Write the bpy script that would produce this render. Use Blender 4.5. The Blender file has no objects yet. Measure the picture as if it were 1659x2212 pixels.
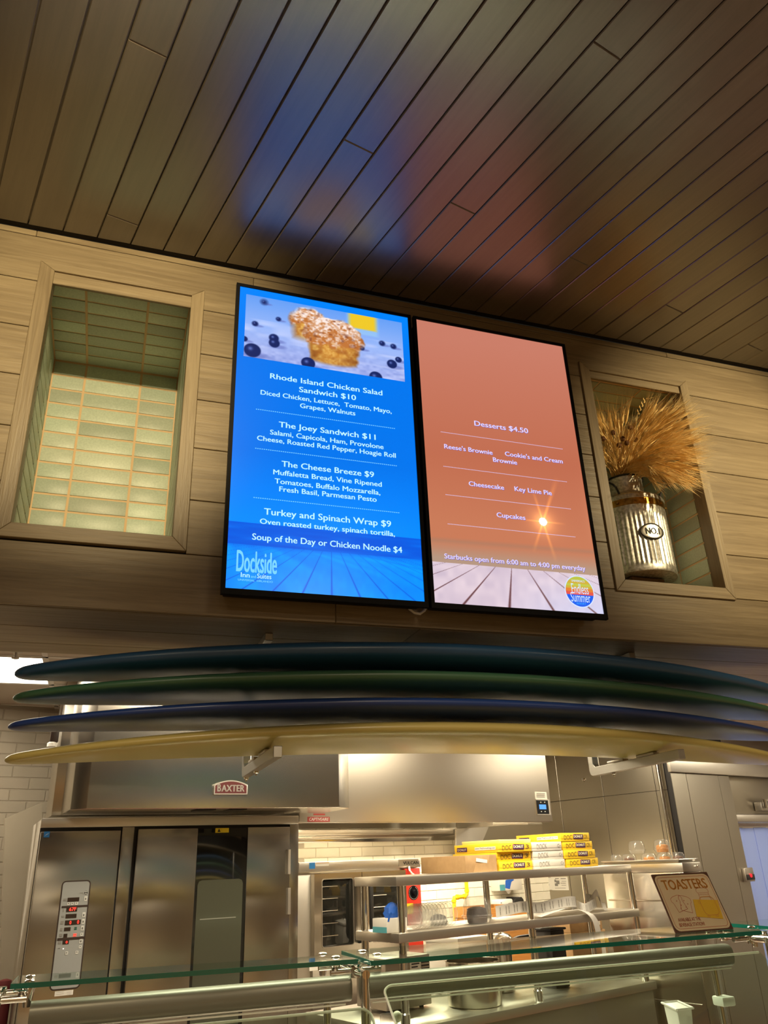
import bpy, bmesh, math, random
import numpy as np
from math import sin, cos, pi, radians, atan2, sqrt
from mathutils import Vector, Matrix, noise

SC = bpy.context.scene
COL = SC.collection
RND = random.Random(7)

# ------------------------------------------------------------------ camera
FPX, CX, CY = 1688.1, 829.5, 1106.0
YAW, PITCH, ROLL = .3416, .4220, -.0396
CAM = Vector((0, 0, 1.6))
_f = Vector((sin(YAW)*cos(PITCH), cos(YAW)*cos(PITCH), sin(PITCH)))
_r0 = Vector((cos(YAW), -sin(YAW), 0)); _u0 = _r0.cross(_f)
_r = _r0*cos(ROLL)+_u0*sin(ROLL); _u = -_r0*sin(ROLL)+_u0*cos(ROLL)
cam_data = bpy.data.cameras.new('camera')
cam_data.sensor_fit = 'VERTICAL'; cam_data.sensor_height = 36; cam_data.lens = 36*FPX/2212
cam_data.clip_start = .02
cam = bpy.data.objects.new('camera', cam_data); COL.objects.link(cam)
cam.matrix_world = Matrix(((_r.x, _u.x, -_f.x, CAM.x), (_r.y, _u.y, -_f.y, CAM.y), (_r.z, _u.z, -_f.z, CAM.z), (0, 0, 0, 1)))
SC.camera = cam
SC.cycles.transparent_max_bounces = 32

# ------------------------------------------------------------------ world, view, lights
SC.view_settings.view_transform = 'Standard'; SC.view_settings.look = 'None'
SC.view_settings.exposure = 0.0; SC.view_settings.gamma = 1.0; SC.view_settings.use_curve_mapping = False
W = bpy.data.worlds.new('world'); SC.world = W; W.use_nodes = True
W.node_tree.nodes['Background'].inputs[0].default_value = (.5, .42, .3, 1)
W.node_tree.nodes['Background'].inputs[1].default_value = .02

def spot(name, loc, aim, energy, color, angle, blend, size=.03):
    d = bpy.data.lights.new(name, 'SPOT'); d.energy = energy; d.color = color
    d.spot_size = radians(angle); d.spot_blend = blend; d.shadow_soft_size = size
    o = bpy.data.objects.new(name, d); COL.objects.link(o); o.location = loc
    o.rotation_euler = (Vector(aim)-Vector(loc)).to_track_quat('-Z', 'Y').to_euler(); return o
def area(name, loc, sx, sy, energy, color, rot=(0, 0, 0)):
    d = bpy.data.lights.new(name, 'AREA'); d.shape = 'RECTANGLE'; d.size = sx; d.size_y = sy; d.energy = energy; d.color = color
    o = bpy.data.objects.new(name, d); COL.objects.link(o); o.location = loc; o.rotation_euler = rot; return o
WARM = (1, .80, .45)
KITCHEN = (1, .86, .62)
spot('niche_spotlight', (-.08, .30, 3.405), (-.14, 2.22, 3.16), 205, WARM, 46, .85)
spot('niche_spotlight', (2.75, .50, 3.405), (2.33, 2.22, 2.98), 190, WARM, 48, .85)
for cx_ in (-.2, 1.1, 2.3):       # counter downlights, steep enough to pass under the soffit
    spot('counter_downlight', (cx_, .25, 3.50), (cx_+.05, 2.38, 1.36), 75, (1, .80, .52), 30, .8, .05)
for lx, ly, lw in ((-1.2, -1.6, 16), (1.4, -1.6, 16), (4.0, -1.6, 16), (-.6, -4.6, 28), (1.6, -4.6, 28)):
    area('hall_fill', (lx, ly, 3.5), .5, .5, lw, (1, .82, .56))  # unseen fill lamps for the hall; rear pair added for the steel's reflections
for cx_ in (.1, 2.6): spot('reflection_band_spot', (cx_, -4.8, 3.45), (cx_, -7, .3), 150, (1, .82, .54), 80, .7, .1)  # unseen spots added to light the panel mirrored in the oven doors
# kitchen troffers: (x0, x1, y0, y1) in a ceiling at KCZ; the lamp sits in each fixture built below
KCZ = 2.52
TROFFERS = [(-1.52, -.31, 3.86, 4.45), (.15, 1.35, 3.02, 3.50), (4.4, 5.6, 4.2, 4.8), (2.6, 3.8, 5.05, 5.45), (1.55, 2.75, 3.5, 4.0), (6.0, 7.2, 3.9, 4.5)]
TROFFER_W = [13, 34, 26, 32, 46, 12]

# ------------------------------------------------------------------ projection helpers (a pixel on a real plane -> a point)
def ray(x, y): return _f + _r*((x-CX)/FPX) - _u*((y-CY)/FPX)
def PY(x, y, Y):
    d = ray(x, y); return CAM + d*((Y-CAM.y)/d.y)
def PZ(x, y, Z):
    d = ray(x, y); return CAM + d*((Z-CAM.z)/d.z)
TH = radians(18.5)          # the kitchen line stands turned to the counter by this angle
def KC(x, y, c, th=TH):     # point on the plane "depth c" of the turned kitchen frame -> (a, c, z)
    e1 = Vector((cos(th), sin(th), 0)); e2 = Vector((-sin(th), cos(th), 0)); d = ray(x, y)
    p = CAM + d*((c-CAM.dot(e2))/d.dot(e2)); return Vector((p.dot(e1), c, p.z))
def KA(x, y, a, th=TH):
    e1 = Vector((cos(th), sin(th), 0)); e2 = Vector((-sin(th), cos(th), 0)); d = ray(x, y)
    p = CAM + d*((a-CAM.dot(e1))/d.dot(e1)); return Vector((a, p.dot(e2), p.z))
def KZ(x, y, z, th=TH):
    p = PZ(x, y, z); return Vector((p.x*cos(th)+p.y*sin(th), -p.x*sin(th)+p.y*cos(th), z))
def KW(a, c, z, th=TH): return Vector((a*cos(th)-c*sin(th), a*sin(th)+c*cos(th), z))

# ------------------------------------------------------------------ materials
def lin(c):
    if isinstance(c, str):
        c = [int(c[i:i+2], 16)/255 for i in (0, 2, 4)]
        c = [x/12.92 if x <= .04045 else ((x+.055)/1.055)**2.4 for x in c]
    return (*c[:3], 1)
_M = {}
def mat(name, col, rough=.5, metal=0., spec=.5, emit=None, es=1., trans=0., ior=1.45, coat=0., alpha=1.):
    if name in _M: return _M[name]
    m = bpy.data.materials.new(name); m.use_nodes = True; b = m.node_tree.nodes['Principled BSDF']
    b.inputs['Base Color'].default_value = lin(col); b.inputs['Roughness'].default_value = rough
    b.inputs['Metallic'].default_value = metal; b.inputs['Specular IOR Level'].default_value = spec
    b.inputs['Transmission Weight'].default_value = trans; b.inputs['IOR'].default_value = ior
    b.inputs['Coat Weight'].default_value = coat; b.inputs['Alpha'].default_value = alpha
    if emit is not None:
        b.inputs['Emission Color'].default_value = lin(emit); b.inputs['Emission Strength'].default_value = es
    _M[name] = m; return m
def nd(m, t, **kw):
    n = m.node_tree.nodes.new(t)
    for k, v in kw.items(): setattr(n, k, v)
    return n
def lk(m, a, b): m.node_tree.links.new(a, b)
def grain(name, c0, c1, axis=0, rough=.5, bump=.25, spec=.5, coat=0., tint=.25, fine=90., coat_ior=1.5, coat_rough=.3, squeeze=.05):
    """wood: fibres stretched along one local axis, every object with its own offset and tint"""
    m = mat(name, c0, rough, spec=spec, coat=coat); b = m.node_tree.nodes['Principled BSDF']
    b.inputs['Coat IOR'].default_value = coat_ior; b.inputs['Coat Roughness'].default_value = coat_rough
    tc = nd(m, 'ShaderNodeTexCoord'); oi = nd(m, 'ShaderNodeObjectInfo')
    vm = nd(m, 'ShaderNodeVectorMath', operation='MULTIPLY_ADD')
    ad = nd(m, 'ShaderNodeVectorMath', operation='SCALE'); ad.inputs[0].default_value = (17, 31, 23); lk(m, oi.outputs['Random'], ad.inputs['Scale'])
    s = [fine]*3; s[axis] = fine*squeeze
    vm.inputs[1].default_value = s; lk(m, tc.outputs['Object'], vm.inputs[0]); lk(m, ad.outputs[0], vm.inputs[2])
    n1 = nd(m, 'ShaderNodeTexNoise'); n1.inputs['Scale'].default_value = 1.; n1.inputs['Detail'].default_value = 5; n1.inputs['Roughness'].default_value = .6
    n1.inputs['Distortion'].default_value = .6
    lk(m, vm.outputs[0], n1.inputs['Vector'])
    vm2 = nd(m, 'ShaderNodeVectorMath', operation='SCALE'); vm2.inputs['Scale'].default_value = .13; lk(m, vm.outputs[0], vm2.inputs[0])
    n2 = nd(m, 'ShaderNodeTexNoise'); n2.inputs['Scale'].default_value = 1.; n2.inputs['Detail'].default_value = 3; lk(m, vm2.outputs[0], n2.inputs['Vector'])
    ma = nd(m, 'ShaderNodeMath', operation='MULTIPLY_ADD'); ma.inputs[1].default_value = .55; lk(m, n1.outputs['Fac'], ma.inputs[0])
    mb = nd(m, 'ShaderNodeMath', operation='MULTIPLY'); mb.inputs[1].default_value = .45; lk(m, n2.outputs['Fac'], mb.inputs[0]); lk(m, mb.outputs[0], ma.inputs[2])
    r = nd(m, 'ShaderNodeValToRGB'); r.color_ramp.elements[0].position = .36; r.color_ramp.elements[1].position = .66
    r.color_ramp.elements[0].color = lin(c1); r.color_ramp.elements[1].color = lin(c0); lk(m, ma.outputs[0], r.inputs[0])
    hv = nd(m, 'ShaderNodeHueSaturation'); lk(m, r.outputs[0], hv.inputs['Color'])
    mr = nd(m, 'ShaderNodeMapRange'); mr.inputs['To Min'].default_value = 1-tint; mr.inputs['To Max'].default_value = 1+tint
    lk(m, oi.outputs['Random'], mr.inputs['Value']); lk(m, mr.outputs[0], hv.inputs['Value']); lk(m, hv.outputs[0], b.inputs['Base Color'])
    bp = nd(m, 'ShaderNodeBump'); bp.inputs['Strength'].default_value = bump; bp.inputs['Distance'].default_value = .004
    lk(m, n1.outputs['Fac'], bp.inputs['Height']); lk(m, bp.outputs[0], b.inputs['Normal'])
    return m
def steel(name, col, rough=.3, axis=0, bump=.0015, var=.05):
    m = mat(name, col, rough, metal=1.); b = m.node_tree.nodes['Principled BSDF']
    tc = nd(m, 'ShaderNodeTexCoord'); vm = nd(m, 'ShaderNodeVectorMath', operation='MULTIPLY')
    s = [260.]*3; s[axis] = 3.; vm.inputs[1].default_value = s; lk(m, tc.outputs['Object'], vm.inputs[0])
    n = nd(m, 'ShaderNodeTexNoise'); n.inputs['Scale'].default_value = 1; n.inputs['Detail'].default_value = 3; lk(m, vm.outputs[0], n.inputs['Vector'])
    mr = nd(m, 'ShaderNodeMapRange'); mr.inputs['To Min'].default_value = rough-var*.5; mr.inputs['To Max'].default_value = rough+var*.5
    lk(m, n.outputs['Fac'], mr.inputs['Value']); lk(m, mr.outputs[0], b.inputs['Roughness'])
    n2 = nd(m, 'ShaderNodeTexNoise'); n2.inputs['Scale'].default_value = 2.3; lk(m, tc.outputs['Object'], n2.inputs['Vector'])
    ad = nd(m, 'ShaderNodeMath', operation='MULTIPLY_ADD'); ad.inputs[1].default_value = 2.; lk(m, n2.outputs['Fac'], ad.inputs[0]); lk(m, n.outputs['Fac'], ad.inputs[2])
    bp = nd(m, 'ShaderNodeBump'); bp.inputs['Strength'].default_value = bump; bp.inputs['Distance'].default_value = .01
    lk(m, ad.outputs[0], bp.inputs['Height']); lk(m, bp.outputs[0], b.inputs['Normal'])
    return m
def speckle(name, c0, c1, scale, rough=.4, metal=0., bump=.1, tint=.0, lo=.35, hi=.65, spec=.5):
    m = mat(name, c0, rough, metal, spec=spec); b = m.node_tree.nodes['Principled BSDF']
    tc = nd(m, 'ShaderNodeTexCoord'); n = nd(m, 'ShaderNodeTexNoise'); n.inputs['Scale'].default_value = scale; n.inputs['Detail'].default_value = 4
    oi = nd(m, 'ShaderNodeObjectInfo'); ad = nd(m, 'ShaderNodeVectorMath', operation='SCALE'); ad.inputs[0].default_value = (7, 5, 3); lk(m, oi.outputs['Random'], ad.inputs['Scale'])
    av = nd(m, 'ShaderNodeVectorMath', operation='ADD'); lk(m, tc.outputs['Object'], av.inputs[0]); lk(m, ad.outputs[0], av.inputs[1]); lk(m, av.outputs[0], n.inputs['Vector'])
    r = nd(m, 'ShaderNodeValToRGB'); r.color_ramp.elements[0].position = lo; r.color_ramp.elements[1].position = hi
    r.color_ramp.elements[0].color = lin(c1); r.color_ramp.elements[1].color = lin(c0); lk(m, n.outputs['Fac'], r.inputs[0])
    hv = nd(m, 'ShaderNodeHueSaturation'); lk(m, r.outputs[0], hv.inputs['Color'])
    mr = nd(m, 'ShaderNodeMapRange'); mr.inputs['To Min'].default_value = 1-tint; mr.inputs['To Max'].default_value = 1+tint
    lk(m, oi.outputs['Random'], mr.inputs['Value']); lk(m, mr.outputs[0], hv.inputs['Value'])
    mh = nd(m, 'ShaderNodeMapRange'); mh.inputs['To Min'].default_value = .5-tint*.12; mh.inputs['To Max'].default_value = .5+tint*.12
    mo = nd(m, 'ShaderNodeMath', operation='FRACT'); m7 = nd(m, 'ShaderNodeMath', operation='MULTIPLY'); m7.inputs[1].default_value = 7.31
    lk(m, oi.outputs['Random'], m7.inputs[0]); lk(m, m7.outputs[0], mo.inputs[0]); lk(m, mo.outputs[0], mh.inputs['Value']); lk(m, mh.outputs[0], hv.inputs['Hue'])
    lk(m, hv.outputs[0], b.inputs['Base Color'])
    bp = nd(m, 'ShaderNodeBump'); bp.inputs['Strength'].default_value = bump; bp.inputs['Distance'].default_value = .003
    lk(m, n.outputs['Fac'], bp.inputs['Height']); lk(m, bp.outputs[0], b.inputs['Normal'])
    return m

M_CEIL = grain('dark_ceiling_wood', (.140, .108, .066), (.082, .062, .038), 1, .45, .15, coat=1., coat_ior=2.25, coat_rough=.30, tint=.20, fine=70.)
M_WALL = grain('grey_oak', (.335, .262, .160), (.19, .140, .080), 0, .42, .35, tint=.12, fine=75.)
M_WALLV = grain('grey_oak_upright', (.335, .262, .160), (.19, .140, .080), 2, .42, .35, tint=.1, fine=75.)
M_BACK = mat('shadow_gap_black', (.008, .006, .005), .8)
M_TILE = speckle('mint_glaze', (.50, .57, .46), (.43, .50, .40), 160, .40, bump=.05, tint=.22)
M_GROUT = mat('tan_grout', (.70, .50, .29), .85)
M_BEZEL = mat('black_plastic', (.004, .004, .006), .5, spec=.2)
M_STEEL = steel('brushed_steel', (.66, .62, .55), .36)
M_STEELV = steel('brushed_steel_upright', (.58, .54, .475), .25, 0, .0002, .02)
_b = M_STEELV.node_tree.nodes['Principled BSDF']; _b.inputs['Anisotropic'].default_value = .9
_c = nd(M_STEELV, 'ShaderNodeCombineXYZ'); _c.inputs[0].default_value = 1.; lk(M_STEELV, _c.outputs[0], _b.inputs['Tangent'])
M_HOOD = steel('hood_steel', (.50, .46, .395), .40, 0, .001)
M_STEELD = steel('dull_steel', (.50, .46, .40), .42)
M_CHROME = mat('polished_steel', (.72, .69, .64), .14, 1.)
M_DARK = mat('black_enamel', (.01, .01, .01), .3)
M_DGLASS = mat('dark_oven_glass', (.012, .012, .010), .06, spec=.7)
M_WHITE = mat('white_plastic', (.75, .73, .68), .4)
M_BLACKP = mat('matt_black', (.015, .014, .013), .5)
M_RED = mat('red_panel', (.55, .03, .015), .35)
M_CARD = speckle('brown_cardboard', (.40, .25, .115), (.36, .22, .10), 40, .8, bump=.03)
M_YBOX = mat('yellow_carton', (.88, .58, .03), .45)
M_WBOX = mat('white_carton', (.70, .67, .60), .5)
M_PAPER = mat('white_paper', (.72, .70, .64), .7)
M_INK = mat('black_ink', (.02, .018, .018), .6)
M_CTILE = speckle('cream_wall_tile', (.88, .85, .72), (.85, .82, .69), 8, .22, bump=.01, tint=.03)
M_CGROUT = mat('grey_grout', (.42, .38, .30), .8)
M_CLAD = steel('steel_cladding', (.44, .405, .335), .32, 2, .004)
M_KCEIL = mat('ceiling_tile_white', (.56, .50, .42), .8)
M_GLASS = mat('clear_glass', (.93, .98, .96), .01, trans=1., ior=1.5)
M_GEDGE = mat('green_glass_edge', (.004, .14, .105), .08, spec=.8, emit=None)
M_CLEAR = mat('clear_plastic', (.95, .95, .95), .06, trans=1., ior=1.3)
M_BAR = mat('bar_grey', (.22, .215, .175), .38, .4)
M_BLUE = mat('blue_nitrile', (.02, .12, .55), .5)
M_LAMP = mat('lamp_diffuser', (.9, .9, .9), .6, emit=(1, .93, .78), es=6.)

# ------------------------------------------------------------------ mesh builder
class MB:
    def __init__(s, off=(0, 0, 0)):
        s.v = []; s.f = []; s.off = Vector(off)
    def add(s, vs, fs):
        n = len(s.v); s.v += [tuple(Vector(p)-s.off) for p in vs]; s.f += [tuple(i+n for i in f) for f in fs]; return s
    def box(s, x0, x1, y0, y1, z0, z1):
        x0, x1 = sorted((x0, x1)); y0, y1 = sorted((y0, y1)); z0, z1 = sorted((z0, z1))
        return s.add([(x0, y0, z0), (x1, y0, z0), (x1, y1, z0), (x0, y1, z0), (x0, y0, z1), (x1, y0, z1), (x1, y1, z1), (x0, y1, z1)],
                     [(0, 3, 2, 1), (4, 5, 6, 7), (0, 1, 5, 4), (1, 2, 6, 5), (2, 3, 7, 6), (3, 0, 4, 7)])
    def prism(s, bot, top):      # two matching rings of points
        n = len(bot)
        return s.add(list(bot)+list(top), [tuple(range(n))[::-1], tuple(range(n, 2*n))]+[(i, (i+1) % n, n+(i+1) % n, n+i) for i in range(n)])
    def tube(s, path, r, n=10, caps=True):
        path = [Vector(p) for p in path]; rs = r if isinstance(r, (list, tuple)) else [r]*len(path)
        rings = []; t0 = (path[1]-path[0]).normalized()
        up = Vector((0, 0, 1)) if abs(t0.z) < .9 else Vector((1, 0, 0)); u = t0.cross(up).normalized()
        for i, p in enumerate(path):
            t = (path[min(i+1, len(path)-1)]-path[max(i-1, 0)]).normalized()
            u = (u-t*u.dot(t)).normalized(); w = t.cross(u)
            rings.append([p+(u*cos(2*pi*k/n)+w*sin(2*pi*k/n))*rs[i] for k in range(n)])
        vs = [p for g in rings for p in g]; fs = []
        for i in range(len(path)-1):
            for k in range(n): fs.append((i*n+k, i*n+(k+1) % n, (i+1)*n+(k+1) % n, (i+1)*n+k))
        if caps: fs += [tuple(range(n))[::-1], tuple(range((len(path)-1)*n, len(path)*n))]
        return s.add(vs, fs)
    def lathe(s, prof, c, n=24, close=True, wob=None):
        vs = []; fs = []; c = Vector(c)
        for i, (r, z) in enumerate(prof):
            for k in range(n):
                rr = r if wob is None else wob(r, z, k, i)
                vs.append(c+Vector((rr*cos(2*pi*k/n), rr*sin(2*pi*k/n), z)))
        for i in range(len(prof)-1):
            for k in range(n): fs.append((i*n+k, i*n+(k+1) % n, (i+1)*n+(k+1) % n, (i+1)*n+k))
        if close: fs += [tuple(range(n))[::-1], tuple(range((len(prof)-1)*n, len(prof)*n))]
        return s.add(vs, fs)
    def build(s, name, m, parent=None, smooth=False, bevel=0., seg=2, loc=None, rot=None):
        me = bpy.data.meshes.new(name); me.from_pydata(s.v, [], s.f)
        if bevel:
            bm = bmesh.new(); bm.from_mesh(me)
            bmesh.ops.bevel(bm, geom=[e for e in bm.edges if len(e.link_faces) == 2 and e.calc_face_angle(0) > .5], offset=bevel, segments=seg, affect='EDGES', profile=.5)
            bm.to_mesh(me); bm.free()
        if smooth or bevel:
            me.polygons.foreach_set('use_smooth', [True]*len(me.polygons)); me.set_sharp_from_angle(angle=radians(32))
        me.materials.append(m)
        o = bpy.data.objects.new(name, me); COL.objects.link(o)
        if parent is not None: o.parent = parent
        if loc is not None: o.location = loc
        if rot is not None: o.rotation_euler = rot
        return o
def tag(o, label=None, cat=None, group=None, kind=None):
    if label: o['label'] = label
    if cat: o['category'] = cat
    if group: o['group'] = group
    if kind: o['kind'] = kind
    return o
class Thing:
    """an Empty at the base of a thing; its parts are given in frame coordinates (frame turned by th)"""
    def __init__(s, name, label, cat, base, th=0., group=None):
        s.o = bpy.data.objects.new(name, None); COL.objects.link(s.o); s.base = Vector(base); s.th = th
        s.o.empty_display_size = .05
        s.o.location = KW(*s.base, th) if th else s.base; s.o.rotation_euler = (0, 0, th); tag(s.o, label, cat, group)
    def mb(s): return MB(s.base)
    def box(s, name, m, x0, x1, y0, y1, z0, z1, bevel=.002, parent=None, seg=2):
        return s.mb().box(x0, x1, y0, y1, z0, z1).build(name, m, parent or s.o, bevel=bevel, seg=seg)
def structure(name, mb, m, **k): return tag(mb.build(name, m, **k), kind='structure')
def copy_tree(o, parent=None):
    c = o.copy(); COL.objects.link(c)
    if parent is not None: c.parent = parent
    for ch in list(o.children): copy_tree(ch, c)
    return c
_TX = {}
def text_mesh(s, bold=0., serif=False):
    key = (s, bold)
    if key in _TX: return _TX[key]
    cu = bpy.data.curves.new('t', 'FONT'); cu.body = s; cu.size = 1.; cu.resolution_u = 3; cu.fill_mode = 'FRONT' if hasattr(cu, 'fill_mode') else None
    ob = bpy.data.objects.new('t', cu)
    me = bpy.data.meshes.new_from_object(ob); bpy.data.objects.remove(ob)
    if bold:                                   # heavier strokes: three copies side by side
        n = len(me.vertices); vv = [v.co.copy() for v in me.vertices]; pp = [tuple(p.vertices) for p in me.polygons]; V = []; P = []
        for k, dx in enumerate((-bold, 0, bold)):
            V += [(c.x+dx, c.y+(.6*bold if k == 1 else 0), c.z) for c in vv]; P += [tuple(i+n*k for i in p) for p in pp]
        me = bpy.data.meshes.new('t'); me.from_pydata(V, [], P)
    xs = [v.co.x for v in me.vertices]; _TX[key] = (me, min(xs), max(xs)); return _TX[key]
CAP = .70
def text(name, s, m, parent, x0, x1, z, cap, y, base=(0, 0, 0), bold=.008, normal='-y', slant=0., rise=0.):
    """lettering on an upright face (looking along +y): from x0 to x1, baseline z, capital height cap"""
    src, a, b = text_mesh(s, bold); me = src.copy(); me.name = name
    sx = (x1-x0)/(b-a); sz = cap/CAP
    for v in me.vertices:
        tx = x0+(v.co.x-a)*sx+slant*v.co.y*sz; tz = z+v.co.y*sz+rise*(tx-x0)
        v.co = (tx-base[0], y-base[1], tz-base[2])
    me.materials.clear(); me.materials.append(m)
    o = bpy.data.objects.new(name, me); COL.objects.link(o); o.parent = parent; return o
def picture(name, parent, fn, x0, x1, z0, z1, y, nx, nz, base, strength=1.):
    """a screen's image: a grid of vertices coloured by fn(u, v) with v up"""
    u, v = np.meshgrid(np.linspace(0, 1, nx), np.linspace(0, 1, nz)); rgb = np.clip(fn(u, v), 0, 1)
    rgb = np.where(rgb <= .04045, rgb/12.92, ((rgb+.055)/1.055)**2.4)
    co = np.stack([x0+(x1-x0)*u-base[0], np.full_like(u, y-base[1]), z0+(z1-z0)*v-base[2]], -1).reshape(-1, 3)
    i = np.arange(nx*nz).reshape(nz, nx); q = np.stack([i[:-1, :-1], i[:-1, 1:], i[1:, 1:], i[1:, :-1]], -1).reshape(-1, 4)
    me = bpy.data.meshes.new(name); me.vertices.add(len(co)); me.vertices.foreach_set('co', co.astype(np.float32).ravel())
    me.loops.add(q.size); me.loops.foreach_set('vertex_index', q.ravel().astype(np.int32)); me.polygons.add(len(q))
    me.polygons.foreach_set('loop_start', (np.arange(len(q))*4).astype(np.int32)); me.update(calc_edges=True)
    at = me.color_attributes.new('picture', 'FLOAT_COLOR', 'POINT')
    at.data.foreach_set('color', np.concatenate([rgb.reshape(-1, 3), np.ones((nx*nz, 1))], 1).astype(np.float32).ravel())
    m = _M.get('screen_picture%g' % strength)
    if not m:
        m = mat('screen_picture%g' % strength, (0, 0, 0), .25); b = m.node_tree.nodes['Principled BSDF']
        a = nd(m, 'ShaderNodeAttribute', attribute_name='picture'); lk(m, a.outputs['Color'], b.inputs['Emission Color']); b.inputs['Emission Strength'].default_value = strength
    me.materials.append(m); o = bpy.data.objects.new(name, me); COL.objects.link(o); o.parent = parent; return o
def vnoise(u, v, sx, sy, seed=0):
    """smooth value noise on arrays"""
    rs = np.random.RandomState(seed); g = rs.rand(64, 64); x = u*sx; y = v*sy; xi = np.floor(x).astype(int); yi = np.floor(y).astype(int)
    fx = x-xi; fy = y-yi; fx = fx*fx*(3-2*fx); fy = fy*fy*(3-2*fy); G = lambda a, b: g[b % 64, a % 64]
    return (G(xi, yi)*(1-fx)+G(xi+1, yi)*fx)*(1-fy)+(G(xi, yi+1)*(1-fx)+G(xi+1, yi+1)*fx)*fy

# ================================================================== STRUCTURE
WY, WB, ZC, ZS = 2.22, 2.75, 3.55, 2.27      # soffit face, soffit back, ceiling, soffit underside
# --- hall ceiling: planks laid at 13.4 degrees to the wall
AN = radians(13.37); D = Vector((-sin(AN), cos(AN), 0)); N = Vector((cos(AN), sin(AN), 0)); PW = .1044
mb = MB(); mb.box(-4, 6.5, -7, 2.20, 3.5645, 3.62); ceiling = structure('ceiling', mb, M_CEIL)
joints = {}
for (x, y) in ((316, 103), (264, 475), (1304, 105), (765, 312), (1245, 562), (1452, 665), (1625, 748), (1010, 455)):
    p = PZ(x, y, ZC); k = int(math.floor((p.dot(N)+.0014)/PW)); joints.setdefault(k, []).append(p.dot(D))
for k in range(-4, 33):
    n0 = -.0014+k*PW+.0014; n1 = n0+PW-.0028; yc = 2.198
    te = lambda n: (yc-n*sin(AN))/cos(AN)
    cuts = sorted(joints.get(k, []), reverse=True)
    if not cuts and RND.random() < .25: cuts = [te(n0)-RND.uniform(1.5, 2.2)]
    hi0, hi1 = te(n0), te(n1)
    tmin = min(te(n0), te(n1))-RND.uniform(2.6, 3.2)
    for c in cuts+[tmin]:
        z0, z1 = ZC+RND.uniform(-.0006, .0006), 3.566; ch = .0028
        lo = [(n0+ch, c+ch, z0), (n1-ch, c+ch, z0), (n1-ch, hi1-ch, z0), (n0+ch, hi0-ch, z0)]
        up = [(n0, c, z0+ch), (n1, c, z0+ch), (n1, hi1, z0+ch), (n0, hi0, z0+ch)]
        to = [(n0, c, z1), (n1, c, z1), (n1, hi1, z1), (n0, hi0, z1)]
        b = MB(); b.add(lo+up+to, [(3, 2, 1, 0)]+[(i, (i+1) % 4, 4+(i+1) % 4, 4+i) for i in range(4)]+[(4+i, 4+(i+1) % 4, 8+(i+1) % 4, 8+i) for i in range(4)])
        b.build('plank', M_CEIL, ceiling, rot=(0, 0, AN))
        hi0 = hi1 = c-.0003
structure('trim_shadow_gap', MB().box(-3, 6, 2.201, 2.2195, 3.5535, 3.60), M_BACK)  # black strip painting the shade in the gap between ceiling and wall
# --- soffit wall
wf = MB()
NL = (-.361, .163, 2.460, 3.425, -.315, .120, 2.503, 3.394)     # outer x0 x1 z0 z1, inner x0 x1 z0 z1
NR = (1.645, 2.166, 2.446, 3.416, 1.688, 2.126, 2.490, 3.381)
for (x0, x1, z0, z1) in ((-3, NL[0]+.014, 2.284, 3.56), (NL[1]-.014, NR[0]+.014, 2.284, 3.56), (NR[1]-.014, 6, 2.284, 3.56),
                         (NL[0]+.014, NL[1]-.014, 2.284, NL[2]+.02), (NL[0]+.014, NL[1]-.014, NL[3]-.013, 3.56),
                         (NR[0]+.014, NR[1]-.014, 2.284, NR[2]+.02), (NR[0]+.014, NR[1]-.014, NR[3]-.013, 3.56)):
    wf.box(x0, x1, WY+.012, WB, z0, z1)
wall_front = structure('wall_front', wf, M_BACK)
def plank(x0, x1, z0, z1, y0=WY, y1=WY+.0125, m=M_WALL):
    g = .0012
    MB().box(x0+g*.5, x1-g*.5, y0, y1, z0+g, z1-g).build('plank', m, wall_front, bevel=.0016, seg=1)
ROWS = [2.4535, 2.6305, 2.811, 2.989, 3.1675, 3.348]
for a, b in zip(ROWS[:-1], ROWS[1:]):
    plank(-2.6, -1.35+RND.uniform(-.3, .3), a, b) if False else None
    j = -1.3+RND.uniform(-.25, .25); plank(-2.8, j, a, b); plank(j, NL[0], a, b)
    j = .9+RND.uniform(-.3, .3); plank(NL[1], j, a, b); plank(j, NR[0], a, b)
    j = 3.1+RND.uniform(-.2, .3); plank(NR[1], j, a, b); plank(j, 5, a, b)
for a, b, js in ((ZS, 2.4535, (-2.8, .62, 2.9, 5)), (3.348, 3.5275, (-2.8, .33, 2.75, 5)), (3.5275, 3.5525, (-2.8, -.39, 2.1, 5))):
    for p, q in zip(js[:-1], js[1:]): plank(p, q, a, b)
for y0, y1, js in ((WY+.0135, 2.43, (-2.8, .9, 5)), (2.43, 2.622, (-2.8, 1.5, 5)), (2.622, WB, (-2.8, .5, 5))):
    for p, q in zip(js[:-1], js[1:]):
        MB().box(p+.001, q-.001, y0+.0012, y1-.0012, ZS, ZS+.0135).build('plank', M_WALL, wall_front, bevel=.0016, seg=1)
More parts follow.
